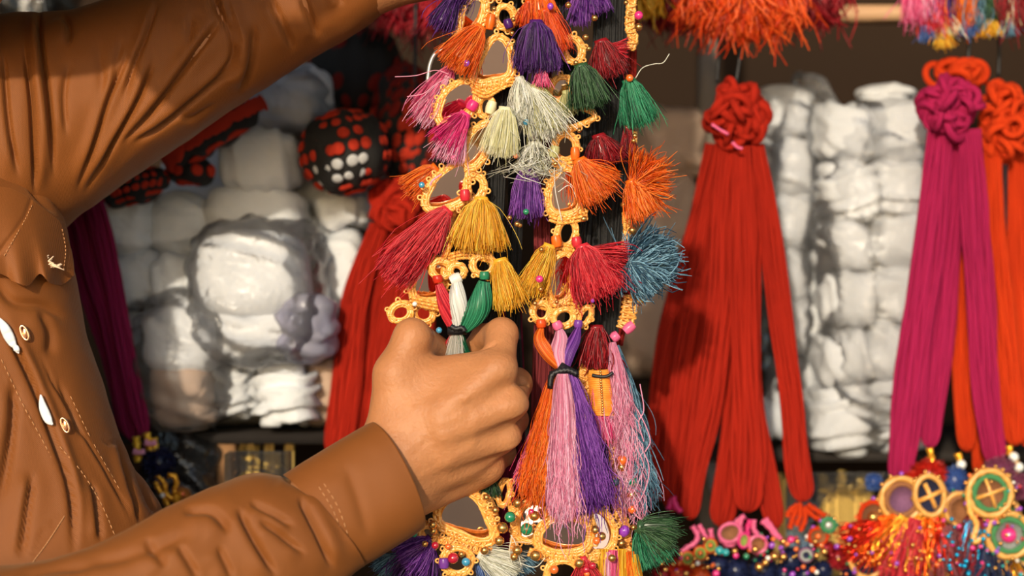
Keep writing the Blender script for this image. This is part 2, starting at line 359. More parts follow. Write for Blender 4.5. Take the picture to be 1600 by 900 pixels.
# skin relief: hair-thin wrinkles over the joints, veins over the back
q = to_px(VH)
def ridge(poly, wdt, amp):
    global VH
    d = poly_dist(q, poly)[0]; n_ = np.array([0, -1, 0]); VH = VH+(amp*np.exp(-(d/wdt)**2)*(VH[:, 1] < -.01))[:, None]*n_
def poly_dist(q, poly):
    """distance, signed side and arclength fraction to a polyline"""
    best = np.full(len(q), 1e9); side = np.zeros(len(q)); fr = np.zeros(len(q)); n = len(poly)-1
    for i in range(n):
        a = np.array(poly[i], float); b = np.array(poly[i+1], float); ba = b-a; L = ba@ba+1e-9
        h = np.clip(((q-a)@ba)/L, 0, 1); d = q-a-h[:, None]*ba; dd = np.hypot(d[:, 0], d[:, 1]); m = dd < best
        best[m] = dd[m]; side[m] = np.sign(ba[0]*d[m, 1]-ba[1]*d[m, 0]); fr[m] = (i+h[m])/n
    return best, side, fr
for v_ in ([(640, 700), (680, 665), (715, 652), (760, 618)], [(700, 600), (728, 622), (745, 650), (740, 690)], [(660, 745), (705, 722), (742, 690)], [(650, 640), (690, 622), (728, 622)]):
    ridge(v_, 7, .0005)
for k in range(5): ridge([(768, 560+4*k), (785, 566+4.5*k), (800, 572+4*k)], 1.6, -.00022)
for k in range(4): ridge([(628, 522+6*k), (645, 518+6*k), (662, 522+6*k)], 1.5, -.00025)
for k in range(4): ridge([(640+5*k, 552-3*k), (660+4*k, 560-2*k)], 1.5, -.00018)
person = thing('person', 'person in a rust-brown long-sleeved shirt, gripping the hanging tasselled braids with the right fist', 'person', P(-100, 900, .0))
# the body: the hand with its forearm, the raised other arm with its fist, and the trunk, in one mesh
body = MB(); body.add(VH, FH)
fist = [q_ for q_ in hand]
def rigid(v):                       # mirror image of the fist, raised above the picture where the braids are gathered
    c = H(745, 640, -.02); d = v-c; a = math.radians(-20)
    x = -d[:, 0]; z = d[:, 2]; d = np.stack([-(x*math.cos(a)-z*math.sin(a)), d[:, 1], (x*math.sin(a)+z*math.cos(a))], 1)
    return d+P(850, -150, .0)
coarse = [(a, b, ra, rb, k) for a, b, ra, rb, k in hand[2:] if k > 0]
VL, FL = sdf_mesh(coarse, .0035)
# mirrored in depth so that it is the other hand
ctr = H(745, 640, -.02); VL2 = VL.copy(); d = VL2-ctr; d[:, 1] = -d[:, 1]; VL2 = P(868, -165, .01)+d; body.add(VL2, FL[:, ::-1])
arm = []
def sg2(a, b, ra, rb): arm.append((np.array(a), np.array(b), ra, rb, .03))
sg2(P(-260, 330, .08), P(-60, 200, .06), .06, .042); sg2(P(-60, 200, .06), P(300, 70, .05), .040, .034); sg2(P(300, 70, .05), P(520, -30, .045), .034, .026); sg2(P(520, -30, .045), P(738, -66, .03), .026, .022)
sg2(P(-300, 200, .10), P(-300, 1000, .10), .085, .095); sg2(P(-330, 700, .02), P(-250, 1120, -.14), .05, .045); sg2(P(-250, 1120, -.14), P(100, 1010, -.13), .036, .030)
sg2(P(100, 1010, -.13), P(340, 925, -.10), .028, .024)
hc = P(-20, -345, -.19); hd = lambda a, b, ra, rb, k=.02: arm.append((hc+np.array(a), hc+np.array(b), ra, rb, k))
hd((0, .02, .03), (.01, -.01, .02), .082, .080); hd((.03, -.02, -.03), (.04, -.03, -.06), .060, .045); hd((.10, -.035, .012), (.112, -.045, -.022), .010, .013, .012); hd((.095, -.045, -.052), (.098, -.038, -.056), .016, .014, .012)
hd((-.03, .04, -.05), tuple(P(-200, 60, .05)-hc), .055, .062); hd((.012, -.085, .005), (.008, -.085, -.02), .014, .010, .01); hd((.07, -.06, .025), (.085, -.03, .03), .02, .02, .02)
VA, FA = sdf_mesh(arm, .007); body.add(VA, FA)
body.build('body', SKIN, person)

hr = [(hc+np.array([-.012, .028, .045]), hc+np.array([.012, .01, .06]), .092, .086, .02), (hc+np.array([-.04, .05, .0]), hc+np.array([-.04, .05, -.02]), .07, .06, .02)]
VR, FR = sdf_mesh(hr, .006); VR = VR+(.002*curl_noise(VR, 160, 4, 2))[:, None]*nrm(VR-hc); mb = MB(); mb.add(VR, FR); mb.build('hair', mat('black_hair', (.012, .009, .008), .45, bump=(300, .8), stretch=(1, 1, .1)), person)
# ---------------- the shirt ----------------
def cloth_tube(rows, nu, nv, creases, seed=1, noise=.0015, depth_k=.9, power=.9, wrinkle=.0, closed_ends=False, uvfun=None):
    """rows: (top x, top y, bottom x, bottom y, depth y, front shift px). Elliptic sections with modelled folds."""
    R_ = catmull(rows, nu); th = np.linspace(0, 2*PI, nv, endpoint=False)
    V = []
    for (tx, ty, bx, by, yy, sh) in R_:
        a = P(tx, ty, yy); b = P(bx, by, yy); c = (a+b)/2; hv = (a-b)/2; hl = np.linalg.norm(hv)
        ax = np.cross(hv/hl, [0, 1.0, 0]); ax = nrm(ax)          # along the sleeve, in the picture plane
        if ax[0] < 0: ax = -ax
        cs = np.cos(th); sn = np.sin(th)
        cs = np.sign(cs)*np.abs(cs)**power; sn2 = np.sign(sn)*np.abs(sn)**power
        V.append(c+cs[:, None]*hv-(sn2*hl*depth_k)[:, None]*np.array([0, 1.0, 0])+((sn > 0)*sn*sh*scale_at(yy))[:, None]*ax)
    V = np.array(V); F_ = grid_faces(len(R_), nv, False, True)
    vv = V.reshape(-1, 3); q = to_px(vv)
    du = np.gradient(V, axis=0); dv = (np.roll(V, -1, 1)-np.roll(V, 1, 1)); N = nrm(np.cross(du, dv).reshape(-1, 3))
    cen = V.mean(1, keepdims=True); sgn = np.sign(((V-cen).reshape(-1, 3)*N).sum(1)); N = N*sgn[:, None]
    front = np.clip((-N[:, 1]+.35)/.5, 0, 1)
    disp = noise*curl_noise(vv, 28, seed, 3)
    for c in creases:
        poly, wd, am = c[:3]; asy = c[3] if len(c) > 3 else 1
        d, sd, fr = poly_dist(q, catmull(poly, 8*len(poly)))
        env = np.clip(np.minimum(fr, 1-fr)*4, 0, 1); env = env*env*(3-2*env)
        # at both ends of the polyline the fold dies away
        sd_ = d*sd*asy
        prof = -.9*np.exp(-(sd_/(.72*wd))**2)+.42*np.exp(-((sd_-2.0*wd)/(1.9*wd))**2)+.12*np.exp(-((sd_+2.4*wd)/(2*wd))**2)
        disp += am*prof*env*front
    vv = vv+N*disp[:, None]
    return vv, F_[:, ::-1], N, q
def surf_at(vv, px, py):
    """front-most surface point near a picture position"""
    q = to_px(vv); d = np.hypot(q[:, 0]-px, q[:, 1]-py); idx = np.argsort(d)[:14]; idx = idx[vv[idx, 1] < vv[idx, 1].min()+.03]
    return P(px, py, vv[idx, 1].mean())
mm = .001
up_rows = [(-120, 75, -60, 470, .06, 0), (-40, 36, 40, 420, .055, 0), (20, 22, 80, 372, .05, 0), (62, 22, 112, 342, .05, 0), (110, 18, 155, 313, .05, 0), (175, -3, 220, 266, .05, 0), (250, -27, 300, 212, .05, 0),
           (340, -52, 385, 152, .05, 0), (430, -85, 478, 98, .05, 0), (530, -120, 570, 45, .045, 0), (640, -165, 650, -22, .04, 0), (770, -235, 760, -110, .035, 0)]
up_cr = [([(248, -10), (228, 55), (207, 108), (192, 155)], 4, 5*mm), ([(206, 72), (172, 148), (152, 212), (118, 305)], 4.5, 7*mm), ([(244, 85), (217, 153), (183, 214), (130, 305)], 4.5, 8*mm),
         ([(352, 20), (300, 92), (250, 160), (186, 232)], 6, 8*mm), ([(384, 92), (320, 142), (262, 190), (205, 228)], 6, 7*mm), ([(36, 60), (48, 150), (53, 232), (56, 310)], 5, 7*mm, -1),
         ([(60, 14), (63, 60), (76, 160), (86, 285)], 5, 9*mm), ([(98, 20), (108, 45), (106, 72)], 7, 5*mm), ([(108, 95), (100, 150), (104, 215)], 6, 3*mm), ([(4, 70), (14, 190), (30, 280)], 6, 5*mm),
         ([(326, -20), (340, 12), (362, 55), (362, 95), (330, 128)], 7, 7*mm, -1), ([(352, -10), (366, 40), (378, 75)], 4, 5*mm), ([(398, 30), (392, 100), (376, 150)], 8, 6*mm), ([(418, -10), (440, 35), (462, 85)], 6, 6*mm),
         ([(470, -10), (484, 28), (498, 62)], 6, 5*mm), ([(520, -30), (535, 10)], 5, 4*mm), ([(298, 20), (296, 75)], 5, 2.5*mm), ([(190, 60), (176, 130)], 6, 2.5*mm), ([(150, 60), (160, 130), (150, 190)], 9, 2*mm),
         ([(280, 175), (300, 185), (340, 160)], 5, 2*mm)]
vU, fU, nU, qU = cloth_tube(up_rows, 260, 210, up_cr, 3, .0016)
to_rows = [(-330, 60, -20, 120, .03, 0), (-345, 130, 0, 203, .02, 0), (-355, 210, 42, 272, .008, 0), (-360, 300, 92, 338, .0, 0), (-360, 400, 108, 410, .0, 0), (-360, 500, 126, 500, .0, 0), (-360, 600, 153, 600, .0, 0),
           (-360, 700, 190, 700, .0, 0), (-360, 810, 250, 810, .0, 0), (-360, 900, 300, 900, .0, 0), (-360, 1050, 330, 1050, .0, 0)]
plk = [(-8, 480), (22, 540), (50, 598), (82, 680), (104, 752), (113, 810), (116, 880)]
to_cr = [(plk, 5, 9*mm, -1), ([(60, 545), (90, 610), (130, 680), (178, 765), (214, 835)], 2.4, 2.2*mm), ([(22, 590), (18, 680), (-5, 800)], 9, 7*mm), ([(52, 735), (42, 800), (32, 880)], 6, 7*mm), ([(142, 750), (150, 800), (156, 850)], 5, 6*mm),
         ([(182, 680), (198, 745), (218, 825)], 4, 6*mm), ([(196, 680), (222, 760), (246, 812)], 4, 5*mm, -1), ([(4, 565), (34, 628), (70, 694)], 1.6, 1.1*mm), ([(90, 590), (112, 640), (128, 690)], 6, 3*mm),
         ([(-10, 430), (20, 470), (70, 478), (110, 500)], 10, 4*mm), ([(60, 480), (80, 520), (78, 560)], 12, 4*mm), ([(100, 800), (60, 840), (50, 880)], 2, 1.5*mm), ([(160, 690), (175, 694), (186, 688)], 2.5, 2*mm), ([(20, 240), (50, 300), (92, 340)], 5, 3*mm, -1)]
vT, fT, nT, qT = cloth_tube([(r[2], r[3], r[0], r[1], r[4]+.015, 0) for r in to_rows], 240, 320, to_cr, 5, .0018, depth_k=.72, power=.85)
lo_rows = [(-160, 905, -90, 1260, -.15, 0), (-60, 892, 10, 1200, -.145, 0), (40, 880, 130, 1130, -.135, 0), (120, 862, 220, 1085, -.125, 0), (190, 836, 290, 1050, -.115, 0), (262, 792, 372, 1010, -.10, 4), (325, 762, 440, 975, -.088, 8),
           (365, 746, 490, 945, -.078, 12), (405, 740, 530, 915, -.068, 16), (440, 744, 560, 893, -.060, 20), (452, 746, 570, 886, -.058, 22)]
lo_cr = [([(370, 790), (398, 842), (436, 905)], 8, 6*mm), ([(388, 782), (424, 800), (462, 824)], 7, 4*mm), ([(402, 812), (438, 834), (480, 868)], 7, 4.5*mm), ([(466, 772), (494, 826), (522, 892)], 7, 6*mm, -1),
         ([(280, 800), (330, 800), (364, 836)], 10, 5*mm), ([(226, 842), (262, 890)], 9, 4*mm), ([(276, 850), (312, 905)], 8, 4*mm), ([(436, 738), (462, 752), (492, 774)], 6, 3*mm),
         ([(110, 884), (220, 866), (300, 832)], 13, 3.5*mm), ([(20, 905), (80, 890), (156, 884)], 11, 3.5*mm), ([(340, 850), (366, 905)], 8, 3.5*mm)]
vS, fS, nS, qS = cloth_tube(lo_rows, 240, 200, lo_cr, 9, .0020, depth_k=.85)
cu_rows = [(441, 742, 560, 890, -.058, 20), (470, 724, 585, 876, -.053, 22), (510, 700, 612, 858, -.047, 24), (550, 676, 640, 840, -.042, 26), (577, 660, 656, 828, -.038, 28)]
vC, fC, nC, qC = cloth_tube(cu_rows, 90, 150, [([(462, 770), (500, 800), (536, 868)], 1.6, 1.1*mm), ([(540, 720), (560, 780), (580, 850)], 14, 1.6*mm), ([(590, 700), (620, 730), (640, 800)], 5, 0.0*mm)], 11, .0008, depth_k=.80)
mb = MB(); mb.add(vT, fT); shirt = mb.build('shirt', SHIRT, person)
mb = MB(); mb.add(vU, fU); mb.build('sleeve', SHIRT, shirt)
mb = MB(); mb.add(vS, fS); sl_lo = mb.build('sleeve', SHIRT, shirt)
nr, nv_ = 90, 150; mb = MB(); mb.add(vC, fC)
lip = vC.reshape(nr, nv_, 3)[-1]; cen = lip.mean(0); inner = cen+(lip-cen)*.93; deep = inner-np.array([.02, -.004, -.010])*1.5
ax_dir = nrm(P(615, 745, -.038)-P(500, 815, -.058))
lip2 = lip+ax_dir*.0012; mb.add(np.vstack([lip, lip2, cen+(lip2-cen)*.955, cen+(lip-cen)*.94-ax_dir*.002, cen+(lip-cen)*.92-ax_dir*.03]), grid_faces(5, nv_, False, True)[:, ::-1])
mb.build('cuff', SHIRT, shirt)
def stitches(vv, poly, step=.0042, ln=.0026, r=.00028, off=.0006, name='stitching'):
    c = catmull(poly, 60); p = resample(np.array([surf_at(vv, *a) for a in c]), step)
    mb = MB(); t = nrm(np.gradient(p, axis=0))
    for a, d in zip(p, t): tube(mb, np.array([a-d*ln/2, a, a+d*ln/2])+[0, -off, 0], r, 4)
    mb.build(name, STITCH, shirt)
stitches(vC, [(500, 763), (522, 800), (540, 850), (546, 872)]); stitches(vC, [(508, 758), (530, 796), (552, 862)])
stitches(vT, [(4, 565), (34, 628), (70, 694), (92, 740)]); stitches(vT, [(96, 700), (130, 740), (160, 790), (178, 832)])
stitches(vT, [(112, 622), (145, 690), (190, 770), (216, 826)]); stitches(vT, [(100, 808), (74, 848), (50, 880)], .002, .0022)
# pocket flap with scalloped lower edge
fl_top = [(-60, 300), (0, 292), (30, 300), (58, 318), (92, 344)]; fl_bot = [(-60, 420), (0, 428), (22, 440), (44, 446), (62, 428), (78, 442), (98, 444), (116, 430)]
T_ = catmull(fl_top, 90); B_ = catmull(fl_bot, 90); n2 = 50; V = []
for i in range(90):
    for j in range(n2):
        f = j/(n2-1); a = T_[i]*(1-f)+B_[i]*f; a = a+np.array([6*math.sin(f*PI)*(i/89)**3, 0])
        V.append([a[0], a[1], f, i/89])
V = np.array(V); base = np.array([surf_at(vT[nT[:, 1] < .2], max(-60, min(p[0], 96+max(0, (p[1]-344)*.16))), p[1])[1] for p in V[::7]])
Vs = V[::7, :2]/300; A_ = lambda q: np.stack([np.ones(len(q)), q[:, 0], q[:, 1], q[:, 0]**2, q[:, 1]**2, q[:, 0]*q[:, 1], q[:, 0]**3], 1)
cf = np.linalg.lstsq(A_(Vs), base, rcond=None)[0]; base = A_(Vs)@cf
yb = A_(V[:, :2]/300)@cf-.002
lift = .003+.006*V[:, 2]**2+.0035*np.sin(V[:, 3]*19+1)*V[:, 2]**3
pt = np.array([P(a[0], a[1], y-l) for a, y, l in zip(V, yb, lift)])
d1 = poly_dist(V[:, :2], [(-40, 440), (0, 392), (38, 340), (48, 312)])[0]; pt[:, 1] += .0016*np.exp(-(d1/2.5)**2)
back = pt+[0, .0016, 0]; mb = MB(); gf = grid_faces(90, n2, False, False)
mb.add(pt, gf[:, ::-1]); mb.add(back, gf)
per = np.r_[np.arange(90)*n2, (89*n2+np.arange(n2)), (np.arange(90)*n2+n2-1)[::-1], np.arange(n2)[::-1]]
mb.add(np.vstack([pt[per], back[per]]), np.array([(i, i+1, i+1+len(per), i+len(per)) for i in range(len(per)-1)]))
flap = mb.build('pocket_flap', SHIRT, shirt, label='pointed flap with a scalloped lower edge')
fy = pt
def flap_pt(px, py): return surf_at(fy, px, py)
for poly in ([(36, 350), (50, 322)], [(8, 398), (30, 360)], [(98, 360), (103, 390), (100, 420)]):
    mb = MB()
    p = resample(np.array([flap_pt(*a) for a in catmull(poly, 20)]), .0024); t = nrm(np.gradient(p, axis=0))
    for a, d in zip(p, t): tube(mb, np.array([a-d*.0008, a, a+d*.0008])+[0, -.0007, 0], .0003, 4)
    mb.build('stitching', STITCH, shirt)
# embroidered thread knot on the flap
mb2 = MB(); c = flap_pt(80, 411)
for k in range(26):
    a = rng.uniform(-.35, .35)+(.6 if k % 3 else -.5); L = rng.uniform(.002, .0045); o_ = np.array([rng.uniform(-.0055, .0055), -.0012-rng.rand()*.0015, 0]); o_[2] = -o_[0]*.55+rng.uniform(-.0012, .0012)
    d = np.array([math.cos(a), 0, -math.sin(a)])*L; tube(mb2, np.array([c+o_-d, c+o_+[0, -.0012, 0], c+o_+d]), .00045, 5)
mb2.build('thread_knot', mat('pale_thread', (.85, .62, .42), .5), shirt, label='pale embroidered thread knot on the flap')
# white inner cloth showing in the front opening, and the metal stud
for poly, wmax in (([(2, 497), (10, 512), (20, 532), (28, 546)], .0034), ([(24, 536), (32, 552)], .002), ([(66, 616), (70, 636), (78, 655), (85, 663)], .0030)):
    p = np.array([surf_at(vT, *a) for a in catmull(poly, 24)])+[0, -.0045, 0]; rr = wmax*np.sin(np.linspace(.15, PI-.15, 24))
    mb = MB(); tube(mb, p, rr, 10, flat=.45); mb.build('undershirt', WHITEC, shirt, label='white undershirt showing in the opening')
STUD = mat('brass_stud', (.85, .50, .30), .25, metal=.9)
for (x, y_) in ((103, 664), (40, 520)):
    c = surf_at(vT, x, y_)+[0, -.002, 0]; mb = MB()
    t = np.linspace(0, 2*PI, 26, endpoint=False); e = np.stack([.0022*np.cos(t)+.0022*np.sin(t)*.7, np.full(26, -.001), -.0045*np.sin(t)*1.0], 1)
    tube(mb, c+e, .0009, 6, closed=True); ball(mb, c, (.0018, .001, .004), 10, 7); mb.build('button', STUD, shirt)
# ---------------- the tasselled braids ----------------
def tassel(parent, col, neck, tip, spread, y=-.012, dy=0., n=260, r=.00032, curl=.0012, stray=.06, flat=.55, K=9, prof=.55, r0=.0022, knot=True, name='tassel', sag=0., lab=None, lj=.13, core=True, kcol=None, seed=None, sides=3, wave=38):
    """a tassel of loose threads from its neck to its tip (picture positions), spread = half width of its mouth in px"""
    K = {9: 7, 22: 16}.get(K, K); n = int(n*(1.25 if name != 'fringe' else .7)); r = r*(.72 if name != 'fringe' else 1.1); r0 = min(r0, .0045); flat = flat*.8; curl = curl*(1.2 if name == 'end_tassel' else 1.9); wave = wave*1.5
    g = np.random.RandomState(seed if seed is not None else int(neck[0]*7+neck[1]*13+tip[0]) % 99991)
    a = P(*neck, y); b = P(*tip, y+dy); ax = b-a; L = np.linalg.norm(ax); d = ax/L; R = spread*scale_at(y)
    u = nrm(np.cross(d, [0, 1.0, 0])); w_ = np.cross(u, d)
    rad = np.sqrt(g.rand(n)); ph = g.rand(n)*2*PI
    off = (rad*np.cos(ph))[:, None]*u*R+(rad*np.sin(ph))[:, None]*w_*R*flat
    off0 = (rad*np.cos(ph))[:, None]*u*r0+(rad*np.sin(ph))[:, None]*w_*r0
    ln = 1-(lj+.08)*g.rand(n)**1.3-.10*rad**2; st = g.rand(n) < stray; ln[st] *= 1+.28*g.rand(st.sum())
    off[st] *= 1.35
    t = np.linspace(0, 1, K)[None, :, None]
    pr = t**prof
    pr = pr*(.93+.07*t)
    p = a+d*L*t*ln[:, None, None]+off0[:, None]*(1-pr)+off[:, None]*pr
    amp = curl*(.5+g.rand(n)*(1.2+2.2*st))[:, None]*t[..., 0]**1.1
    f = (.5+g.rand(n))[:, None]*wave*L*t[..., 0]; q1 = g.rand(n)[:, None]*6.28
    p += (amp*np.sin(f+q1))[..., None]*u+(amp*np.cos(f*1.3+q1*2))[..., None]*w_
    p[..., 2] -= sag*L*t[..., 0]**2
    mb = MB(); many_tubes(mb, p, r*(.75+.5*g.rand(n)), sides)
    if core:
        tt = np.linspace(0, .78, 8)[:, None]; c = a+d*L*tt; c[:, 2] -= sag*L*tt[:, 0]**2
        tube(mb, c, r0+(R*.80-r0)*tt[:, 0]**prof, 14, flat=flat, lobes=7, amp=.08)
    o = mb.build(name, S[col] if isinstance(col, str) else col, parent, label=lab)
    if knot:
        kb = MB(); c = np.array([a-d*.002, a, a+d*.0022]); tube(kb, c, [r0*.95, r0*1.08, r0*1.02], 10, twist=900, lobes=3, amp=.1, flat=.8)
        kb.build('tassel_knot', kcol or S[col], o)
    return o
def crochet(parent, pts, y=0., wd=12, mir=True, closed=True, name='crochet_ring', ty=0., picot=True, mtilt=(0, 0), lab=None, thick=1., holes=True, mmat=None, dens=1.):
    """golden crochet worked round an opening: pts = opening outline (px); wd = width of the worked band (px)"""
    s = scale_at(y); c2 = np.mean(pts, 0)
    q = catmull(pts, 80, closed)
    p = np.array([P(a[0], a[1], y) for a in q]); p[:, 1] += ty*(p[:, 0]-P(c2[0], 0, y)[0])
    p = resample(p, .0009, closed); t, nn, b = frames(p, closed)
    thick = thick*1.18; wd = wd*1.12; W_ = 0
    cen = p.mean(0); sg = np.sign(((p-cen)*nn).sum(1).mean()) or 1; out = nn*sg; W_ = wd*s
    mb = MB()
    tube(mb, p+out*W_*.14, .00095*thick, 8, closed, 520, 2, .30, caps=not closed)
    tube(mb, p+out*W_*.36+b*.0006, .0011*thick, 8, closed, -430, 2, .32, caps=not closed)
    tube(mb, p+out*W_*.66, .00125*thick, 8, closed, 400, 2, .35, caps=not closed)
    # stitches running in and out between the cords, and picots along the edge
    L = np.linalg.norm(np.diff(p, axis=0), axis=1).sum()
    k = max(6, int(L/.0026)); ph = np.linspace(0, 2*PI*k, len(p), endpoint=not closed)
    p2 = p+out*(W_*(.52+.40*np.sin(ph)))[:, None]+b*(.0012*np.cos(ph)+.0008)[:, None]
    pf = resample(p2, .0006, closed); tube(mb, pf, .00062*thick, 6, closed, 700, 2, .25, caps=not closed)
    if picot:
        k = max(5, int(L/.0050)); ids = np.linspace(0, len(p), k, endpoint=False).astype(int)
        for i in ids:
            if rng.rand() < .12: continue
            c = p[i]+out[i]*W_*(.98+.08*rng.rand()); th = np.linspace(0, 2*PI, 12, endpoint=False)
            rr = .0011+.0005*rng.rand()
            tube(mb, c+np.cos(th)[:, None]*t[i]*rr+np.sin(th)[:, None]*out[i]*rr*1.15+b[i]*.0004, .00055*thick, 5, True)
    o = mb.build(name, GOLD, parent, label=lab)
    if mir:
        m2 = MB(); n = len(p); f_ = p+out*W_*.12; front = f_+b*-.0006
        mt = np.array([mtilt[0], 0, -.27-abs(mtilt[1])*.25 if mtilt[1] > -.4 else .10]); d = front-cen; front = front.copy(); front[:, 1] += d@mt
        bk = front+[0, .0011, 0]; cf = front.mean(0)
        m2.add(np.vstack([front[::3], cf[None]]), np.array([[i, (i+1) % len(front[::3]), len(front[::3])] for i in range(len(front[::3]))]))
        m2.add(np.vstack([front[::3], bk[::3]]), grid_faces(2, len(front[::3]), False, True))
        m2.build('mirror', mmat or MIRROR, o, smooth=False)
    return o
def ell(cx, cy, a, b, rot=0, n=8):
    r = math.radians(rot); return [(cx+a*math.cos(t)*math.cos(r)-b*math.sin(t)*math.sin(r), cy+a*math.cos(t)*math.sin(r)+b*math.sin(t)*math.cos(r)) for t in np.linspace(0, 2*PI, n, endpoint=False)]
def wrap(parent, a, b, col, wd=7, y=-.004, name='thread_wrap', lab=None):
    p = np.array([P(*(np.array(a)*(1-f)+np.array(b)*f), y) for f in np.linspace(0, 1, 14)]); s = scale_at(y)
    r = wd*s*(.82+.22*np.sin(np.linspace(0, PI, 14)))
    mb = MB(); tube(mb, resample(p, .0005), np.interp(np.linspace(0, 1, len(resample(p, .0005))), np.linspace(0, 1, 14), r), 12, twist=0, lobes=0)
    v = mb.v[0].reshape(-1, 12, 3); c = v.mean(1, keepdims=True); i = np.arange(len(v)); mb.v[0] = (c+(v-c)*(1+.07*np.where(i % 2, 1, -1))[:, None, None]).reshape(-1, 3)
    return mb.build(name, S[col], parent, label=lab)
BALL = {}
def bead(parent, px, py, r, col='gold', y=-.006, name='bead', lab=None):
    if col not in BALL:
        mb = MB(); ball(mb, np.zeros(3), 1., 14, 10); me = mb.build('bead', BD[col]); BALL[col] = me.data; bpy.data.objects.remove(me)
    o = bpy.data.objects.new(name, BALL[col]); sc.collection.objects.link(o); c = P(px, py, y); place(o, c, parent)
    k = r*scale_at(y); o.scale = (k, k, k*(1.15 if col == 'violet' else 1)); o.rotation_euler = (rng.rand(), rng.rand(), 0)
    if lab: o['label'] = lab
    return o
def cord(parent, pts, y, wd, m, plies=4, name='cord', ridge=.16, flat=.4, label=None, strands=9):
    """a flat bundle of threads: ribbed strands laid side by side along pts (px)"""
    q = catmull(pts, 60); s = scale_at(y) if np.isscalar(y) else 1; yy = np.full(60, y) if np.isscalar(y) else catmull([[v] for v in y], 60)[:, 0]
    p = np.array([P(a[0], a[1], b) for a, b in zip(q, yy)]); W_ = (np.full(60, wd) if np.isscalar(wd) else catmull([[v] for v in wd], 60)[:, 0])*scale_at(float(np.mean(yy)))
    if name == 'yarn_hank': u_ = np.linspace(0, 1, 60); W_ = W_*np.sqrt(np.clip(1-(np.clip(u_-.93, 0, 1)/.071)**2, .02, 1))
    g = np.random.RandomState(int(abs(pts[0][0])*3+abs(pts[0][1])+len(pts)) % 9999); mb = MB(); nstr = int(strands*1.6)
    t, nn, b = frames(p)
    for k in range(nstr):
        o_ = (k+.5)/nstr*2-1; lay = (k % 2)
        off = o_*W_*.5*(.92)
        wob = W_*.045*np.sin(np.linspace(0, 9+g.rand()*6, 60)+g.rand()*6)
        c = p+nn*(off+wob)[:, None]+b*((.0012*lay)+W_*flat*.5*np.sqrt(np.maximum(0, 1-o_*o_))-W_*flat*.25)[:, None]
        tube(mb, c, W_/nstr*.80*(.85+.3*g.rand()), 7, lobes=3, amp=ridge, twist=g.uniform(-14, 14), flat=1.15)
    # filling behind
    tube(mb, p-b*(W_*flat*.1)[:, None], W_*.46, 12, flat=flat*.55)
    return mb.build(name, m, parent, label=label)
def thread(parent, pts, y, col, r=.0003, name='loose_thread'):
    p = np.array([P(a, b, y) for a, b in catmull(pts, 24)]); mb = MB(); tube(mb, p, r, 4); return mb.build(name, S[col], parent)

# --- left braid, gripped by the fist ---
LB = thing('tasselled_braid', 'mirrored gold braid whose red, white and green end tassel is gripped in the fist', 'braid', P(735, 300, 0), 'tasselled braids hanging in the middle')
cord(LB, [(800, -230), (788, 60), (778, 250), (770, 430), (742, 560), (738, 700)], [.018, .016, .016, .016, .012, .006], [36, 34, 30, 28, 26, 22], BLACK, name='black_braid')
crochet(LB, [(752, 6), (740, 4), (727, 26), (722, 54), (735, 46), (748, 30)], -.002, 13, mtilt=(.3, .1))
crochet(LB, ell(789, 27, 13, 10, 80), .002, 9, False); crochet(LB, ell(770, -22, 16, 12, 20), .001, 10, True); crochet(LB, ell(728, -60, 30, 16, 110), .0, 12, True)
crochet(LB, [(778, 66), (788, 78), (792, 100), (788, 116), (768, 121), (747, 122), (751, 104), (764, 82)], -.004, 15, mtilt=(-.15, .35), lab='pear-shaped mirror ring catching the light')
crochet(LB, [(725, 134), (736, 140), (738, 160), (722, 178), (694, 188), (692, 170), (702, 148)], -.001, 13, mtilt=(.1, -.3))
crochet(LB, ell(759, 166, 7, 12, 8), .0, 8, False, picot=False)
crochet(LB, [(760, 200), (764, 212), (756, 232), (744, 250), (731, 256), (732, 236), (740, 214)], -.003, 13, mtilt=(.3, 0))
crochet(LB, [(722, 262), (724, 280), (722, 306), (704, 318), (674, 322), (672, 308), (684, 286), (702, 270)], -.002, 13, mtilt=(.05, -.25))
crochet(LB, ell(741, 294, 8, 14, 12), .0, 12, False)
crochet(LB, [(676, 412), (688, 420), (688, 448), (680, 464), (654, 462), (650, 446), (660, 426)], .001, 13, mtilt=(.2, .2), mmat=None)
crochet(LB, ell(689, 421, 10, 9), -.006, 9, False, picot=False); crochet(LB, ell(714, 424, 7, 6), -.007, 9, False, picot=False); crochet(LB, ell(755, 414, 12, 10), -.006, 10, False)
crochet(LB, ell(626, 488, 12, 9, -20), -.002, 9, False, lab='small ring at the tip of the thumb'); crochet(LB, ell(662, 490, 11, 9), .003, 9, False)
crochet(LB, ell(735, 345, 24, 30, 20), .006, 10, True); crochet(LB, ell(788, 770, 5, 16, 10), .01, 7, False)
for a in ([(700, 404), (722, 398), (748, 400), (770, 405)], [(703, 380), (712, 356), (730, 330), (748, 318)], [(690, 406), (700, 390), (706, 372)], [(738, 138), (760, 146), (790, 130), (806, 128)], [(640, 470), (660, 474), (690, 480)]):
    p = resample(np.array([P(*c, -.004) for c in catmull(a, 30)]), .0006); mb = MB(); ph = np.arange(len(p))*.9
    for k_, (o1, r_) in enumerate(((0, .0011), (.0022, .001), (-.0022, .001))): tube(mb, p+np.stack([0*ph, -.0006*np.cos(ph+k_), np.full(len(p), o1)], 1), r_, 7, twist=500, lobes=2, amp=.3)
    mb.build('crochet_chain', GOLD, LB)
wrap(LB, (768, 22), (764, 46), 'orange', 7); wrap(LB, (792, 30), (796, 44), 'purple', 7); wrap(LB, (734, 172), (742, 158), 'magenta', 9); wrap(LB, (770, 158), (764, 178), 'cream', 8)
wrap(LB, (727, 314), (726, 296), 'crimson', 8, -.010)
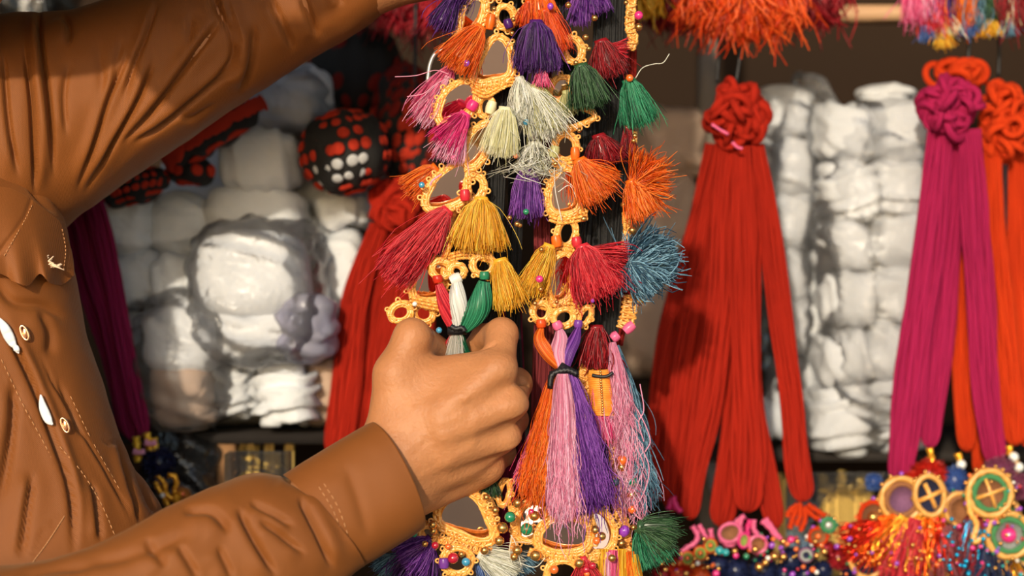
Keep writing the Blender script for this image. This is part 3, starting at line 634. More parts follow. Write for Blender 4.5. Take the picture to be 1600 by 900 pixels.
wrap(LB, (683, 430), (685, 442), 'red', 8, -.012); wrap(LB, (704, 440), (720, 432), 'white', 9, -.013); wrap(LB, (757, 424), (757, 437), 'green', 8, -.012)
tassel(LB, 'purple', (712, -8), (684, 52), 22, -.006, n=200); tassel(LB, 'purple', (745, -60), (700, 16), 26, -.004, n=200)
tassel(LB, 'orange', (750, 44), (702, 110), 33, -.014, n=420, curl=.0016, r0=.004)
tassel(LB, 'pink', (704, 108), (656, 188), 24, .004, n=300, stray=.10, r0=.004, r=.0003)
tassel(LB, 'palepink', (701, 120), (654, 198), 21, .002, n=140, core=False, knot=False, r0=.003)
tassel(LB, 'magenta', (726, 180), (688, 236), 25, -.013, n=260, r0=.004); tassel(LB, 'palepink', (722, 190), (692, 256), 26, -.012, n=220, core=False, knot=False)
tassel(LB, 'orange', (680, 264), (634, 306), 25, .004, n=300, r0=.004, lab=None)
tassel(LB, 'crimson', (698, 330), (600, 440), 33, -.010, n=520, r0=.006, curl=.0013, r=.00036); tassel(LB, 'crimson', (700, 332), (672, 398), 14, -.012, n=120, core=False, knot=False)
tassel(LB, 'yellow', (752, 312), (748, 398), 44, -.014, n=620, r0=.006, prof=.5, curl=.0012); 
tassel(LB, 'yellow', (782, 408), (800, 486), 26, -.012, n=330, r0=.005)
tassel(LB, 'cream', (790, 172), (778, 248), 30, -.016, n=520, r0=.006, r=.00026, curl=.0008, prof=.5)
tassel(LB, 'pink', (848, 106), (846, 138), 10, -.012, n=90)
# end tassel: three coloured hanks bound by black thread, passing through the grip
ET = [('crimson', (686, 444), (697, 480), (708, 514), 10), ('white', (714, 440), (715, 478), (714, 514), 13), ('green', (757, 440), (748, 480), (722, 514), 16)]
for c, a, m_, b, w_ in ET:
    pts = np.array([P(*x, yy) for x, yy in zip(catmull([a, m_, b], 24), np.linspace(-.014, -.012, 24))]); s_ = w_*scale_at(0); g = np.random.RandomState(int(a[0]))
    mb = MB(); tube(mb, pts, s_*(.45+.65*np.sin(np.linspace(.1, PI-.25, 24))), 12, flat=.8)
    th = g.rand(90)*2*PI; pr = (.45+.65*np.sin(np.linspace(.1, PI-.25, 24))); t_, n_, b_ = frames(pts)
    tw = np.linspace(0, 1.3, 24)
    Q = pts[None]+(np.cos(th[:, None]+tw)*s_*1.03*pr)[..., None]*n_+(np.sin(th[:, None]+tw)*s_*.83*pr)[..., None]*b_
    many_tubes(mb, Q, .0003); mb.build('tassel_hank', S[c], LB, label='%s hank above the black binding' % {'crimson': 'red', 'white': 'white', 'green': 'green'}[c])
mb = MB(); p = resample(np.array([P(*c, -.0165) for c in catmull([(704, 509), (712, 514), (722, 512), (726, 518)], 20)]), .0008); tube(mb, p, .0017, 8, twist=300, lobes=2); tube(mb, np.array([P(700, 516, -.012), P(714, 516, -.0125), P(728, 515, -.010)]), .0032, 10, flat=1.2); mb.build('black_binding', BTHREAD, LB)
for c, tp, sp in (('crimson', (688, 566), 8), ('white', (708, 580), 19), ('green', (730, 574), 12)): tassel(LB, c, (714, 516), tp, sp, -.011, dy=.02, n=170, r0=.0025, knot=False, curl=.0004, lj=.04, name='end_tassel', stray=0)
for px, py, r, c in ((729, 99, 5, 'violet'), (659, 289, 5, 'blue'), (727, 203, 3.5, 'gold'), (709, 246, 4.5, 'pink'), (686, 516, 5, 'blue'), (752, 74, 4, 'gold'), (802, 30, 4, 'gold'), (800, 52, 4, 'gold'), (700, 372, 4, 'gold'), (648, 475, 4, 'white'), (806, 244, 4, 'orange'), (772, 14, 4, 'gold'), (808, 350, 4.5, 'gold'), (796, 340, 4, 'gold')): bead(LB, px, py, r, c, -.020 if c == 'violet' else -.014)
thread(LB, [(702, 116), (680, 110), (650, 118), (617, 120)], -.012, 'palepink'); thread(LB, [(700, 122), (680, 132), (662, 146), (636, 151)], -.012, 'palepink')
thread(LB, [(690, 272), (676, 282), (672, 290)], -.012, 'palepink', .0006)
mb = MB(); tube(mb, np.array([P(*c, .012) for c in catmull([(700, 76), (682, 82), (672, 100), (668, 128)], 20)]), .0014, 8); mb.build('wire_hook', mat('grey_wire', (.5, .5, .48), .35, metal=.6), LB)

# --- middle braid, with the tricolour end tassel ---
MBR = thing('tasselled_braid', 'mirrored gold braid ending in a large orange, pale pink and purple tassel', 'braid', P(885, 400, .02), 'tasselled braids hanging in the middle')
cord(MBR, [(868, -240), (880, 60), (915, 200), (905, 380), (896, 520), (892, 590)], [.032, .032, .032, .03, .026, .02], [32, 32, 34, 34, 28, 22], BLACK, name='black_braid')
cord(MBR, [(850, -240), (848, 60), (846, 300), (850, 500), (846, 640), (838, 800)], [.040]*6, [26, 28, 28, 30, 34, 36], Y['maroon'], name='maroon_yarn')
crochet(MBR, ell(895, 78, 9, 14, -15), .010, 10, False); crochet(MBR, [(884, 214), (893, 222), (894, 238), (886, 246), (876, 242), (872, 230), (876, 218)], .004, 11, False)
crochet(MBR, [(868, 180), (884, 172), (906, 172), (926, 181), (908, 190), (890, 196)], .003, 7, False); crochet(MBR, ell(876, 140, 11, 16, 40), .010, 10, True)
crochet(MBR, ell(840, 22, 15, 20, 30), .012, 11, True); crochet(MBR, ell(880, -40, 15, 22, 0), .012, 11, True)
crochet(MBR, [(884, 270), (896, 278), (902, 300), (900, 322), (884, 330), (866, 326), (862, 308), (870, 284)], .0, 13, mtilt=(.2, 0), lab='tall mirror ring with stray silver threads across it')
crochet(MBR, ell(885, 364, 10, 16, 8), .002, 9, False)
crochet(MBR, [(884, 402), (892, 412), (892, 434), (886, 460), (872, 470), (862, 456), (862, 432), (870, 410)], .0, 10, mtilt=(.25, .1))
crochet(MBR, ell(846, 487, 9, 10), -.002, 9, False); crochet(MBR, ell(881, 496, 12, 9, -25), -.003, 8, False); crochet(MBR, ell(914, 494, 5, 12, 25), .0, 6, False)
for a in ([(858, 338), (876, 343), (900, 340), (918, 336)], [(838, 474), (860, 478), (890, 474), (905, 478)], [(858, 392), (876, 388), (898, 392)], [(862, 252), (880, 256), (902, 252)]):
    p = resample(np.array([P(*c, .0) for c in catmull(a, 30)]), .0006); mb = MB(); ph = np.arange(len(p))*.9
    for k_, (o1, r_) in enumerate(((0, .0012), (.0024, .0011), (-.0024, .001))): tube(mb, p+np.stack([0*ph, -.0006*np.cos(ph+k_), np.full(len(p), o1)], 1), r_, 7, twist=500, lobes=2, amp=.3)
    mb.build('crochet_chain', GOLD, MBR)
wrap(MBR, (868, 228), (864, 246), 'olive', 8, -.003); wrap(MBR, (898, 230), (899, 250), 'orange', 7, -.003); wrap(MBR, (868, 368), (871, 386), 'orange', 8, -.006); wrap(MBR, (900, 370), (902, 386), 'crimson', 8, -.004)
wrap(MBR, (845, 499), (846, 512), 'redorange', 8, -.010); wrap(MBR, (868, 503), (874, 514), 'pink', 8, -.010); wrap(MBR, (904, 500), (903, 512), 'violet', 7, -.008)
tassel(MBR, 'redorange', (826, 4), (822, 46), 16, -.004, n=200); tassel(MBR, 'redorange', (852, 18), (868, 88), 28, -.004, n=320, r0=.006)
tassel(MBR, 'orange', (840, -20), (850, 40), 26, -.002, n=250)
tassel(MBR, 'purple', (838, 36), (836, 116), 37, -.014, n=700, r0=.012, prof=.4, curl=.0009, flat=.5, r=.00036)
tassel(MBR, 'violet', (858, 60), (858, 116), 18, -.010, n=160, core=False, knot=False)
tassel(MBR, 'silver', (812, 124), (824, 200), 26, -.008, n=200, r0=.003, curl=.003, stray=.2, wave=60); tassel(MBR, 'olive', (834, 136), (858, 210), 32, -.006, n=420, r0=.008)
tassel(MBR, 'silver', (830, 138), (866, 218), 34, -.009, n=190, core=False, knot=False, curl=.002, stray=.2); tassel(MBR, 'olive', (884, 146), (890, 184), 16, .0, n=130)
tassel(MBR, 'silver', (836, 226), (836, 280), 30, -.004, n=110, r0=.005, curl=.005, stray=.3, core=False, wave=90); tassel(MBR, 'olive', (840, 246), (838, 272), 12, .0, n=100)
tassel(MBR, 'darkgreen', (908, 104), (926, 172), 32, -.010, n=520, r0=.006, prof=.5)
tassel(MBR, 'orange', (906, 252), (938, 318), 32, -.008, n=480, r0=.008, prof=.45); tassel(MBR, 'orange', (910, 254), (968, 290), 16, -.010, n=110, core=False, knot=False, curl=.002)
tassel(MBR, 'violet', (824, 266), (822, 344), 26, -.003, n=420, r0=.008, kcol=S['purple'])
tassel(MBR, 'crimson', (910, 386), (938, 470), 38, -.008, n=640, r0=.010, prof=.42, curl=.0018, stray=.12); tassel(MBR, 'crimson', (916, 392), (984, 410), 18, -.006, n=110, core=False, knot=False, curl=.003)
tassel(MBR, 'yellow', (858, 386), (828, 466), 22, -.006, n=330, r0=.004, curl=.0015, stray=.12); tassel(MBR, 'yellow', (878, 410), (880, 460), 12, .006, n=110, knot=False)
# necks that meet at the black band, then the long skirts
for c, pts, w_ in (('orange', [(846, 512), (843, 530), (856, 552), (876, 574)], 9), ('palepink', [(874, 514), (876, 530), (873, 552), (878, 576)], 11), ('violet', [(904, 512), (898, 530), (888, 552), (882, 576)], 9)):
    q = catmull(pts, 26); pp = np.array([P(*x, yy) for x, yy in zip(q, np.linspace(-.009, -.014, 26))]); s_ = w_*scale_at(0); pr = .40+.72*np.sin(np.linspace(.0, PI-.5, 26)); g = np.random.RandomState(5)
    mb = MB(); tube(mb, pp, s_*pr, 12, flat=.8); th = g.rand(130)*2*PI; t_, n_, b_ = frames(pp)
    many_tubes(mb, pp[None]+(np.cos(th[:, None])*s_*1.03*pr)[..., None]*n_+(np.sin(th[:, None])*s_*.83*pr)[..., None]*b_, .0003); mb.build('tassel_hank', S[c], MBR)
mb = MB()
for k in range(4): tube(mb, np.array([P(*c, -.019-.001*math.sin(k)) for c in catmull([(859, 607-2*k), (862, 590-2*k), (872, 579+k), (888, 577+k), (902, 583+k)], 24)]), .0016, 8, twist=200, lobes=2)
mb.build('black_binding', BTHREAD, MBR); mb = MB()
tube(mb, np.array([P(872, 574, -.014), P(881, 580, -.014), P(886, 584, -.014)]), .0052, 12)
mb.build('black_binding', BTHREAD, MBR)
tassel(MBR, 'pink', (868, 592), (808, 770), 9, -.008, n=140, knot=False, core=False, curl=.0012, r=.0003, name='tassel_skirt', lab='dark pink fringe at the left of the skirt')
tassel(MBR, 'orange', (871, 584), (836, 796), 33, -.014, n=620, K=22, knot=False, r0=.0035, prof=.62, curl=.0005, lj=.09, name='tassel_skirt', lab='orange skirt thread', r=.00034, wave=150)
tassel(MBR, 'palepink', (879, 584), (880, 822), 27, -.020, n=560, K=22, knot=False, r0=.0035, prof=.62, curl=.0005, lj=.07, name='tassel_skirt', lab='pale pink skirt thread', r=.00034, wave=150)
tassel(MBR, 'violet', (888, 584), (926, 806), 40, -.015, n=820, K=22, knot=False, r0=.0035, prof=.62, curl=.0005, lj=.09, name='tassel_skirt', lab='purple skirt thread', r=.00034, wave=150)
for px, py, r, c in ((929, 28, 5, 'gold'), (915, 58, 5, 'gold'), (920, 76, 4, 'gold'), (900, 98, 4, 'gold'), (822, 191, 5, 'blue'), (822, 331, 5, 'green'), (843, 436, 6, 'pink'), (912, 342, 5, 'gold'), (888, 8, 5, 'gold'), (860, 10, 5, 'violet'), (905, 204, 3.5, 'gold'), (870, 472, 3.5, 'gold'), (836, 474, 4, 'gold'), (846, 390, 4, 'gold'), (868, 256, 4, 'gold'), (845, 452, 4, 'gold'), (926, 470, 3, 'violet'), (812, 352, 4, 'gold')): bead(MBR, px, py, r, c, -.013 if c != 'pink' else -.022)
for a in ([(866, 262), (868, 300), (878, 345)], [(872, 300), (890, 290), (902, 312)], [(876, 276), (894, 290), (902, 302)]): thread(MBR, a, -.006, 'white')
mb = MB(); tube(mb, np.array([P(*c, -.018) for c in catmull([(890, 596), (900, 610), (912, 640), (916, 662)], 20)]), .0003, 4); mb.build('loose_thread', S['palepink'], MBR)

# --- right braid, wide and black ---
RB = thing('tasselled_braid', 'wide flat black braid with green, orange and blue tassels on its right edge', 'braid', P(960, 300, .03), 'tasselled braids hanging in the middle')
cord(RB, [(962, -240), (956, 60), (954, 200), (948, 380), (942, 500), (936, 560)], [.036]*6, [52, 58, 56, 54, 50, 42], BLACK, name='black_braid', strands=15, flat=.25)
cord(RB, [(992, -240), (986, 120), (982, 320), (976, 480), (968, 540)], [.040]*5, [14, 14, 12, 12, 10], Y['darkred'], name='red_cord', strands=3)
def edging(parent, pts, y, w_, n=1, name='crochet_edging'):
    p = resample(np.array([P(*c, y) for c in catmull(pts, 40)]), .0006); t, nn, b = frames(p); s = scale_at(y); ph = np.arange(len(p))*.0006/.0036*2*PI; mb = MB()
    for k in range(3): tube(mb, p+nn*((k-1)*w_*s*.30), .0012, 7, twist=480*(-1)**k, lobes=2, amp=.3)
    tube(mb, resample(p+nn*(w_*s*.5*np.sin(ph))[:, None]+b*(.001*np.cos(ph))[:, None], .0006), .0008, 6, twist=600, lobes=2); tube(mb, resample(p+nn*(w_*s*.4*np.sin(ph*.73+1))[:, None]+b*(.0018+.0006*np.cos(ph))[:, None], .0006), .0007, 6)
    return mb.build(name, GOLD, parent)
edging(RB, [(992, -220), (988, -20), (984, 40), (990, 60), (984, 78)], .026, 16); edging(RB, [(982, 118), (980, 150), (982, 190)], .028, 8)
edging(RB, [(990, 205), (990, 222), (986, 240)], .024, 10); edging(RB, [(978, 332), (980, 360), (976, 392)], .022, 12); edging(RB, [(986, 462), (984, 480), (980, 500), (974, 514)], .02, 28)
edging(RB, [(960, 690), (962, 740), (968, 800), (974, 818), (978, 850), (976, 900), (978, 980)], .014, 20)
tassel(RB, 'violet', (920, -30), (922, 24), 32, .012, n=420, r0=.01); tassel(RB, 'violet', (908, -10), (904, 44), 14, .010, n=130, core=False)
tassel(RB, 'darkred', (940, 66), (958, 124), 27, .008, n=420, r0=.008, curl=.0016); tassel(RB, 'crimson', (950, 74), (986, 78), 10, .010, n=50, core=False, knot=False, curl=.002)
tassel(RB, 'green', (983, 128), (1006, 200), 29, .012, n=480, r0=.005, prof=.5); thread(RB, [(993, 122), (1004, 106), (1022, 100), (1036, 98), (1046, 84)], .012, 'silver', .0003)
tassel(RB, 'darkred', (936, 214), (950, 262), 30, .012, n=330, r0=.01, curl=.002); tassel(RB, 'darkred', (980, 200), (984, 246), 10, .014, n=120)
tassel(RB, 'orange', (988, 284), (1012, 344), 27, .004, n=300, r0=.006, curl=.0018, stray=.1, r=.0004); tassel(RB, 'orange', (990, 288), (1050, 280), 26, .004, n=140, core=False, knot=False, curl=.003, stray=.3, r=.0004, r0=.006)
tassel(RB, 'orange', (992, 286), (1018, 236), 20, .004, n=90, core=False, knot=False, curl=.003, stray=.3, r=.0004, r0=.006)
for tp, sp, nn_ in (((1062, 402), 30, 300), ((1044, 372), 30, 190), ((1034, 452), 34, 330), ((1000, 452), 24, 190), ((1004, 372), 26, 90)): tassel(RB, 'blue', (986, 410), tp, sp, .004, n=nn_, curl=.0026, stray=.15, core=nn_ > 280, knot=nn_ == 330, r0=.006, r=.00052, wave=55)
tassel(RB, 'darkred', (932, 512), (930, 578), 22, .010, n=330, r0=.010, r=.0006, curl=.002, K=7)
# coiled orange cord with a string of tiny gold beads
mb = MB(); th = np.linspace(0, 2*PI*24, 24*16); z = np.linspace(0, 1, len(th)); c0 = P(936, 578, .008); c1 = P(942, 648, .008)
tube(mb, c0+(c1-c0)*z[:, None]+np.stack([np.cos(th), np.sin(th), 0*th], 1)*.0072, .00085, 6); tube(mb, np.array([c0, (c0+c1)/2, c1]), .0068, 14); mb.build('coiled_cord', mat('coil_orange', (.82, .22, .02), .4, var=(200, (.95, .40, .06), .5)), RB)
for k in range(17): bead(RB, 938+.25*k, 581+4*k, 2.2, 'gold', -.0005)
mb = MB(); tube(mb, np.array([P(*c, -.001) for c in catmull([(925, 586), (934, 588), (948, 588), (958, 582)], 16)]), .0011, 8); mb.build('black_binding', BTHREAD, RB); mb = MB(); tube(mb, np.array([P(941, 648, .008), P(943, 660, .008), P(944, 668, .008)]), .0046, 12, twist=600, lobes=3); mb.build('black_binding', BTHREAD, RB)
edging(RB, [(914, 562), (912, 590), (920, 640), (930, 690), (938, 720)], .012, 14)
wrap(RB, (948, 668), (950, 686), 'magenta', 9, .006); wrap(RB, (990, 506), (976, 518), 'pink', 8, .014); wrap(RB, (966, 522), (956, 530), 'pink', 8, .014)
tassel(RB, 'palepink', (957, 535), (976, 690), 20, .006, n=130, K=14, curl=.003, knot=False, prof=.8, core=False, name='end_tassel', wave=50); tassel(RB, 'blue', (962, 540), (1000, 720), 20, .014, n=420, K=14, curl=.002, knot=False, prof=.7, flat=.4, name='end_tassel', wave=50)
tassel(RB, 'palepink', (964, 560), (990, 826), 22, .008, n=130, K=16, curl=.004, knot=False, prof=.7, core=False, name='end_tassel', wave=50); tassel(RB, 'blue', (984, 620), (1008, 806), 20, .012, n=230, K=14, curl=.004, knot=False, prof=.7, core=False, name='end_tassel', wave=60)
tassel(RB, 'pink', (934, 590), (950, 700), 14, .004, n=110, K=12, curl=.002, knot=False, core=False, name='end_tassel')
for a in ([(996, 640), (1010, 668), (1016, 690), (1008, 706)], [(998, 690), (1014, 730), (1006, 770), (986, 800)], [(990, 760), (984, 790), (1002, 812), (1018, 810)], [(1000, 600), (1006, 640), (998, 660), (1006, 690)], [(940, 750), (956, 768), (962, 790)]): thread(RB, a, .004, 'palepink', .0004)
for px, py, r, c in ((998, 24, 7, 'pink'), (998, 42, 6, 'gold'), (978, 4, 4, 'gold'), (984, 122, 6, 'orange'), (992, 340, 7, 'gold'), (988, 360, 6, 'gold'), (999, 471, 7, 'gold'), (972, 719, 8, 'orange'), (971, 730, 7, 'gold'), (988, 753, 8, 'green'), (961, 753, 7, 'green'), (987, 773, 8, 'gold'), (988, 796, 7, 'orange'), (975, 830, 9, 'violet'), (971, 849, 7, 'gold'), (990, 850, 7, 'gold'), (992, 212, 4, 'gold'), (990, 220, 4, 'gold'), (974, 320, 5, 'gold'), (990, 824, 5, 'gold'), (990, 866, 5, 'gold')): bead(RB, px, py, r, c, .006)

# --- lower braid, behind the fist ---
BB = thing('tasselled_braid', 'braid with big pear-shaped mirrors in gold crochet, hanging lowest beneath the fist', 'braid', P(830, 840, .01), 'tasselled braids hanging in the middle')
cord(BB, [(800, 480), (802, 640), (800, 760), (790, 860), (790, 1000)], [.050, .048, .040, .036, .036], [34, 36, 38, 36, 36], Y['wine'], name='black_braid', label='dark wine cord behind the fist')
cord(BB, [(816, -240), (812, 100), (806, 300), (802, 480), (804, 600), (806, 720)], [.046]*6, [26, 26, 26, 26, 28, 28], BLACK, name='black_braid')
crochet(BB, [(712, 780), (728, 776), (744, 790), (756, 812), (764, 836), (744, 838), (716, 826), (696, 816), (694, 800)], -.004, 17, mtilt=(.1, .15), lab='large pear mirror below the fist')
crochet(BB, ell(714, 876, 17, 15), -.006, 11, False); crochet(BB, [(836, 788), (848, 796), (846, 822), (828, 838), (814, 836), (812, 816), (820, 796)], .004, 11, mtilt=(-.2, -.5), mmat=MIRROR_SKY)
crochet(BB, [(850, 832), (866, 818), (890, 816), (908, 822), (915, 840), (906, 854), (884, 858), (862, 856), (848, 848)], -.006, 15, mtilt=(-.1, .3), lab='wide oval mirror under the pink skirt')
crochet(BB, [(928, 802), (944, 808), (955, 830), (950, 852), (936, 858), (926, 850), (932, 828)], .002, 11, mtilt=(.2, -.45), mmat=MIRROR_SKY); crochet(BB, ell(880, 896, 20, 16), -.006, 11, False, lab='ring cut by the lower picture edge')
crochet(BB, ell(927, 892, 14, 14), .0, 10, False); crochet(BB, ell(668, 834, 10, 8, 30), .002, 8, False)
edging(BB, [(676, 842), (700, 846), (740, 858), (768, 862)], -.002, 14); edging(BB, [(826, 862), (870, 874), (910, 872), (950, 866)], -.002, 14); edging(BB, [(800, 790), (804, 830), (800, 870)], .004, 12)
edging(BB, [(664, 812), (656, 830), (668, 846), (684, 856)], .004, 12); edging(BB, [(738, 772), (760, 776), (772, 800), (778, 830)], .004, 10)
tassel(BB, 'violet', (672, 846), (628, 884), 30, .0, n=420, r0=.006, curl=.003, kcol=S['purple']); tassel(BB, 'purple', (668, 850), (640, 920), 36, .006, n=420, r0=.006, curl=.002); tassel(BB, 'blue', (620, 868), (590, 900), 22, .012, n=160, curl=.002)
tassel(BB, 'silver', (752, 866), (812, 900), 26, -.002, n=260, curl=.002, stray=.15, r0=.005); tassel(BB, 'royal', (752, 868), (776, 906), 24, .004, n=300, curl=.0014, r0=.005); tassel(BB, 'blue', (800, 864), (824, 900), 24, .010, n=200, curl=.002)
tassel(BB, 'darkgreen', (1000, 824), (1062, 826), 26, -.002, n=170, curl=.001, stray=.15, r0=.006, sag=.1); tassel(BB, 'green', (1002, 828), (1028, 886), 30, .0, n=480, r0=.006, curl=.0012, kcol=S['darkgreen']); tassel(BB, 'darkgreen', (1002, 824), (1050, 862), 32, -.001, n=360, r0=.006, knot=False)
tassel(BB, 'darkgreen', (764, 742), (766, 780), 14, .006, n=180)
for c, nk, tp in (('yellow', (944, 858), (938, 960)), ('pink', (958, 860), (956, 960)), ('palepink', (950, 862), (948, 960)), ('yellow', (972, 858), (972, 960)), ('orange', (984, 862), (992, 960)), ('yellow', (990, 866), (1000, 950))): tassel(BB, c, nk, tp, 10, -.002, n=110, knot=False, r0=.003, curl=.0008)
wrap(BB, (693, 872), (694, 888), 'violet', 8, -.012)
tassel(BB, 'crimson', (912, 874), (918, 912), 16, -.008, n=160, curl=.002)
for px, py, r, c in ((797, 808, 9, 'green'), (823, 827, 10, 'green'), (835, 806, 8, 'gold'), (830, 800, 5, 'pink'), (760, 777, 5, 'gold'), (774, 797, 6, 'gold'), (785, 825, 9, 'gold'), (780, 845, 8, 'gold'), (757, 860, 7, 'gold'), (809, 786, 8, 'gold'), (837, 868, 9, 'gold'), (808, 860, 8, 'gold'), (676, 820, 7, 'gold'), (677, 830, 6, 'gold'), (647, 834, 6, 'green'), (680, 852, 6, 'red'), (708, 872, 9, 'red'), (721, 866, 5, 'gold'), (728, 878, 7, 'blue'), (866, 890, 7, 'orange'), (905, 880, 8, 'gold'), (930, 828, 7, 'gold'), (940, 838, 7, 'gold'), (932, 845, 6, 'orange'), (956, 872, 6, 'gold'), (916, 890, 6, 'red'), (926, 884, 6, 'red'), (917, 897, 5, 'orange'), (658, 822, 5, 'orange'), (700, 854, 5, 'orange'), (664, 850, 5, 'gold'), (803, 870, 6, 'gold')): bead(BB, px, py, r, c, -.012)
for a in ([(798, 836), (806, 850), (814, 884)], [(800, 836), (796, 860), (800, 880)], [(812, 880), (836, 886), (852, 872)]): thread(BB, a, -.010, 'silver')
# ---------------- behind: cotton bundles ----------------
def lump(name, cx, cy, w_, h_, y, dep, m, seed, ribs=(0, 90, .0006), parent=None, rot=0, lumpy=.005, pw=.62, nu=52, nv=36, label=None, tk=.0065):
    g = np.random.RandomState(seed); c = P(cx, cy, y); s = scale_at(y)
    if name == 'cotton_bundle': w_ *= 1.07; h_ *= 1.09
    th = np.linspace(0, 2*PI, nu, endpoint=False); ph = np.linspace(.05, PI-.05, nv); A, B = np.meshgrid(ph, th, indexing='ij')
    sp = lambda v, p_: np.sign(v)*np.abs(v)**p_
    x = sp(np.sin(A), pw)*sp(np.cos(B), pw)*w_*s/2; yy = sp(np.sin(A), pw)*sp(np.sin(B), pw)*dep; z = sp(np.cos(A), pw)*h_*s/2
    v = np.stack([x, yy, z], -1).reshape(-1, 3); N = nrm(v/np.array([w_*s/2, dep, h_*s/2])**2)
    dn = curl_noise(v, 45, seed, 2); wv = v+dn[:, None]*.006
    a = math.radians(ribs[0]); rr = np.sin((wv[:, 0]*math.sin(a)+wv[:, 2]*math.cos(a))*2*PI*ribs[1])
    tuck = np.abs(np.sin(v@(g.normal(size=3)*26)+g.rand()*6+dn))**.4
    v = v+N*(lumpy*curl_noise(v, 34, seed+5, 2)+ribs[2]*2.2*rr+tk*(tuck-.8))[:, None]
    r = math.radians(rot); v = np.stack([v[:, 0]*math.cos(r)-v[:, 2]*math.sin(r), v[:, 1], v[:, 0]*math.sin(r)+v[:, 2]*math.cos(r)], 1)+c
    mb = MB(); mb.add(v, grid_faces(nv, nu, False, True)[:, ::-1]); k = 0
    mb.f.append(np.array([list(range(nu))])); mb.f.append(np.array([list(range(nu*(nv-1), nu*nv))[::-1]]))
    return mb.build(name, m, parent, label=label)
def film(name, cx, cy, w_, h_, y, dep, m, seed, parent=None, lumpy=.006): return lump(name, cx, cy, w_, h_, y, dep, m, seed, (20, 60, .0008), parent, 0, lumpy, .7, 90, 64, tk=.003)
GL = 'white cotton bundles piled at the left'; GR = 'white cotton bundles stacked at the right'
LBUN = [  # x, y, w, h, depth y, half depth, material, ribs, label
 (452, 158, 132, 96, .31, .035, COTTON, (80, 60, .0005), 'crinkled dull white bundle at the very top of the left pile', 5),
 (408, 252, 116, 92, .30, .035, COTTON_LIFT, (85, 70, .0006), 'bright white blocky bundle under the topmost dull one', 0),
 (402, 335, 150, 78, .31, .035, COTTON_LIFT, (5, 70, .0006), 'broad white bundle just under the bright blocky one', 0),
 (200, 352, 88, 84, .31, .035, COTTON_LIFT, (10, 60, .0006), 'small white bundle beside the top of the maroon braid', 3),
 (288, 352, 96, 92, .32, .035, COTTON_LIFT, (12, 60, .0006), 'white bundle below the striped red and black roll', -4),
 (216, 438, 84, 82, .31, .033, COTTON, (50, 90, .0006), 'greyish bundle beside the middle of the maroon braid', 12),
 (278, 446, 72, 86, .30, .033, COTTON_LIFT, (70, 70, .0006), 'white bundle left of the big plastic bag', -8),
 (398, 430, 168, 130, .275, .045, COTTON_LIFT, (75, 40, .0005), 'large white bundle filling the big clear plastic bag', 4),
 (408, 520, 130, 74, .275, .038, COTTON_LIFT, (30, 60, .0006), 'white bundle in the bottom of the big plastic bag', 0),
 (538, 330, 80, 64, .33, .03, COTTON_LIFT, (60, 60, .0006), 'white bundle below the patterned ball and left of the red knot', 10),
 (535, 432, 66, 130, .33, .035, COTTON_LIFT, (20, 60, .0006), 'tall white bundle left of the red braid behind the fist', 0),
 (500, 374, 60, 70, .35, .03, COTTON, (20, 60, .0006), 'half hidden white bundle right of the big plastic bag', 0),
 (296, 528, 120, 110, .29, .04, COTTON_LIFT, (30, 40, .0006), 'white bundle in the upper part of the low hanging bag', 8),
 (290, 612, 100, 104, .29, .036, BEIGE, (60, 30, .0006), 'brownish bundle in the bottom of the low hanging bag', 5),
 (373, 604, 64, 76, .30, .034, COTTON, (4, 110, .0016), 'grey folded cloth stack with level layers', 0),
 (446, 618, 92, 88, .29, .036, COTTON_LIFT, (-14, 100, .0018), 'white folded cloth stack with curved layers', -4),
 (508, 606, 62, 92, .32, .034, BEIGE, (8, 80, .0010), 'beige folded cloth stack beside the red braid', 0),
 (520, 516, 60, 80, .34, .03, COTTON_LIFT, (8, 60, .0008), 'white bundle above the beige folded stack', 0),
 (205, 520, 60, 70, .34, .03, COTTON, (8, 60, .0008), 'shaded grey bundle beside the lower maroon braid', 0)]
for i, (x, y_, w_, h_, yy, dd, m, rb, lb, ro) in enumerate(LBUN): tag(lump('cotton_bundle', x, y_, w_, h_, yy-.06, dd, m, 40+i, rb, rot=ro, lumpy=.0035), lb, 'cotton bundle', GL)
tag(lump('cotton_bundle', 430, 292, 330, 120, .315, .03, COTTON2, 39, (20, 60, .0006)), 'wide greyish bundle far behind the bright blocky one', 'cotton bundle', GL)
tag(lump('cotton_bundle', 400, 560, 330, 190, .325, .03, COTTON2, 38, (20, 60, .0006)), 'wide greyish bundle far behind the low hanging bag', 'cotton bundle', GL)
tag(film('plastic_bag', 404, 455, 208, 230, .212, .062, PLASTIC, 3), 'big clear plastic bag round the largest bundle of the left pile', 'plastic bag')
tag(film('plastic_bag', 288, 560, 158, 226, .225, .055, PLASTIC, 4), 'clear plastic bag hanging low, brownish at its bottom', 'plastic bag')
tag(film('plastic_bag', 452, 158, 146, 108, .245, .046, PLASTIC, 6), 'crinkled clear wrapping on the topmost bundle of the left pile', 'plastic bag')
tag(film('plastic_bag', 478, 512, 92, 106, .202, .03, PLASTICL, 8, lumpy=.003), 'lavender tinted plastic bag right of the big clear bag', 'plastic bag')
DKP = mat('black_plastic', (.012, .013, .014), .18, spec=.9, bump=(55, 1.), bd=.008)
tag(lump('plastic_bag', 284, 722, 116, 130, .25, .045, DKP, 31, (30, 50, .002), lumpy=.01), 'crumpled black plastic bag under the low hanging bag', 'plastic bag')
rows = [(208, 92), (296, 84), (378, 84), (462, 88), (552, 92), (648, 100)]
nm = ['top', 'second', 'third', 'fourth', 'fifth', 'lowest']
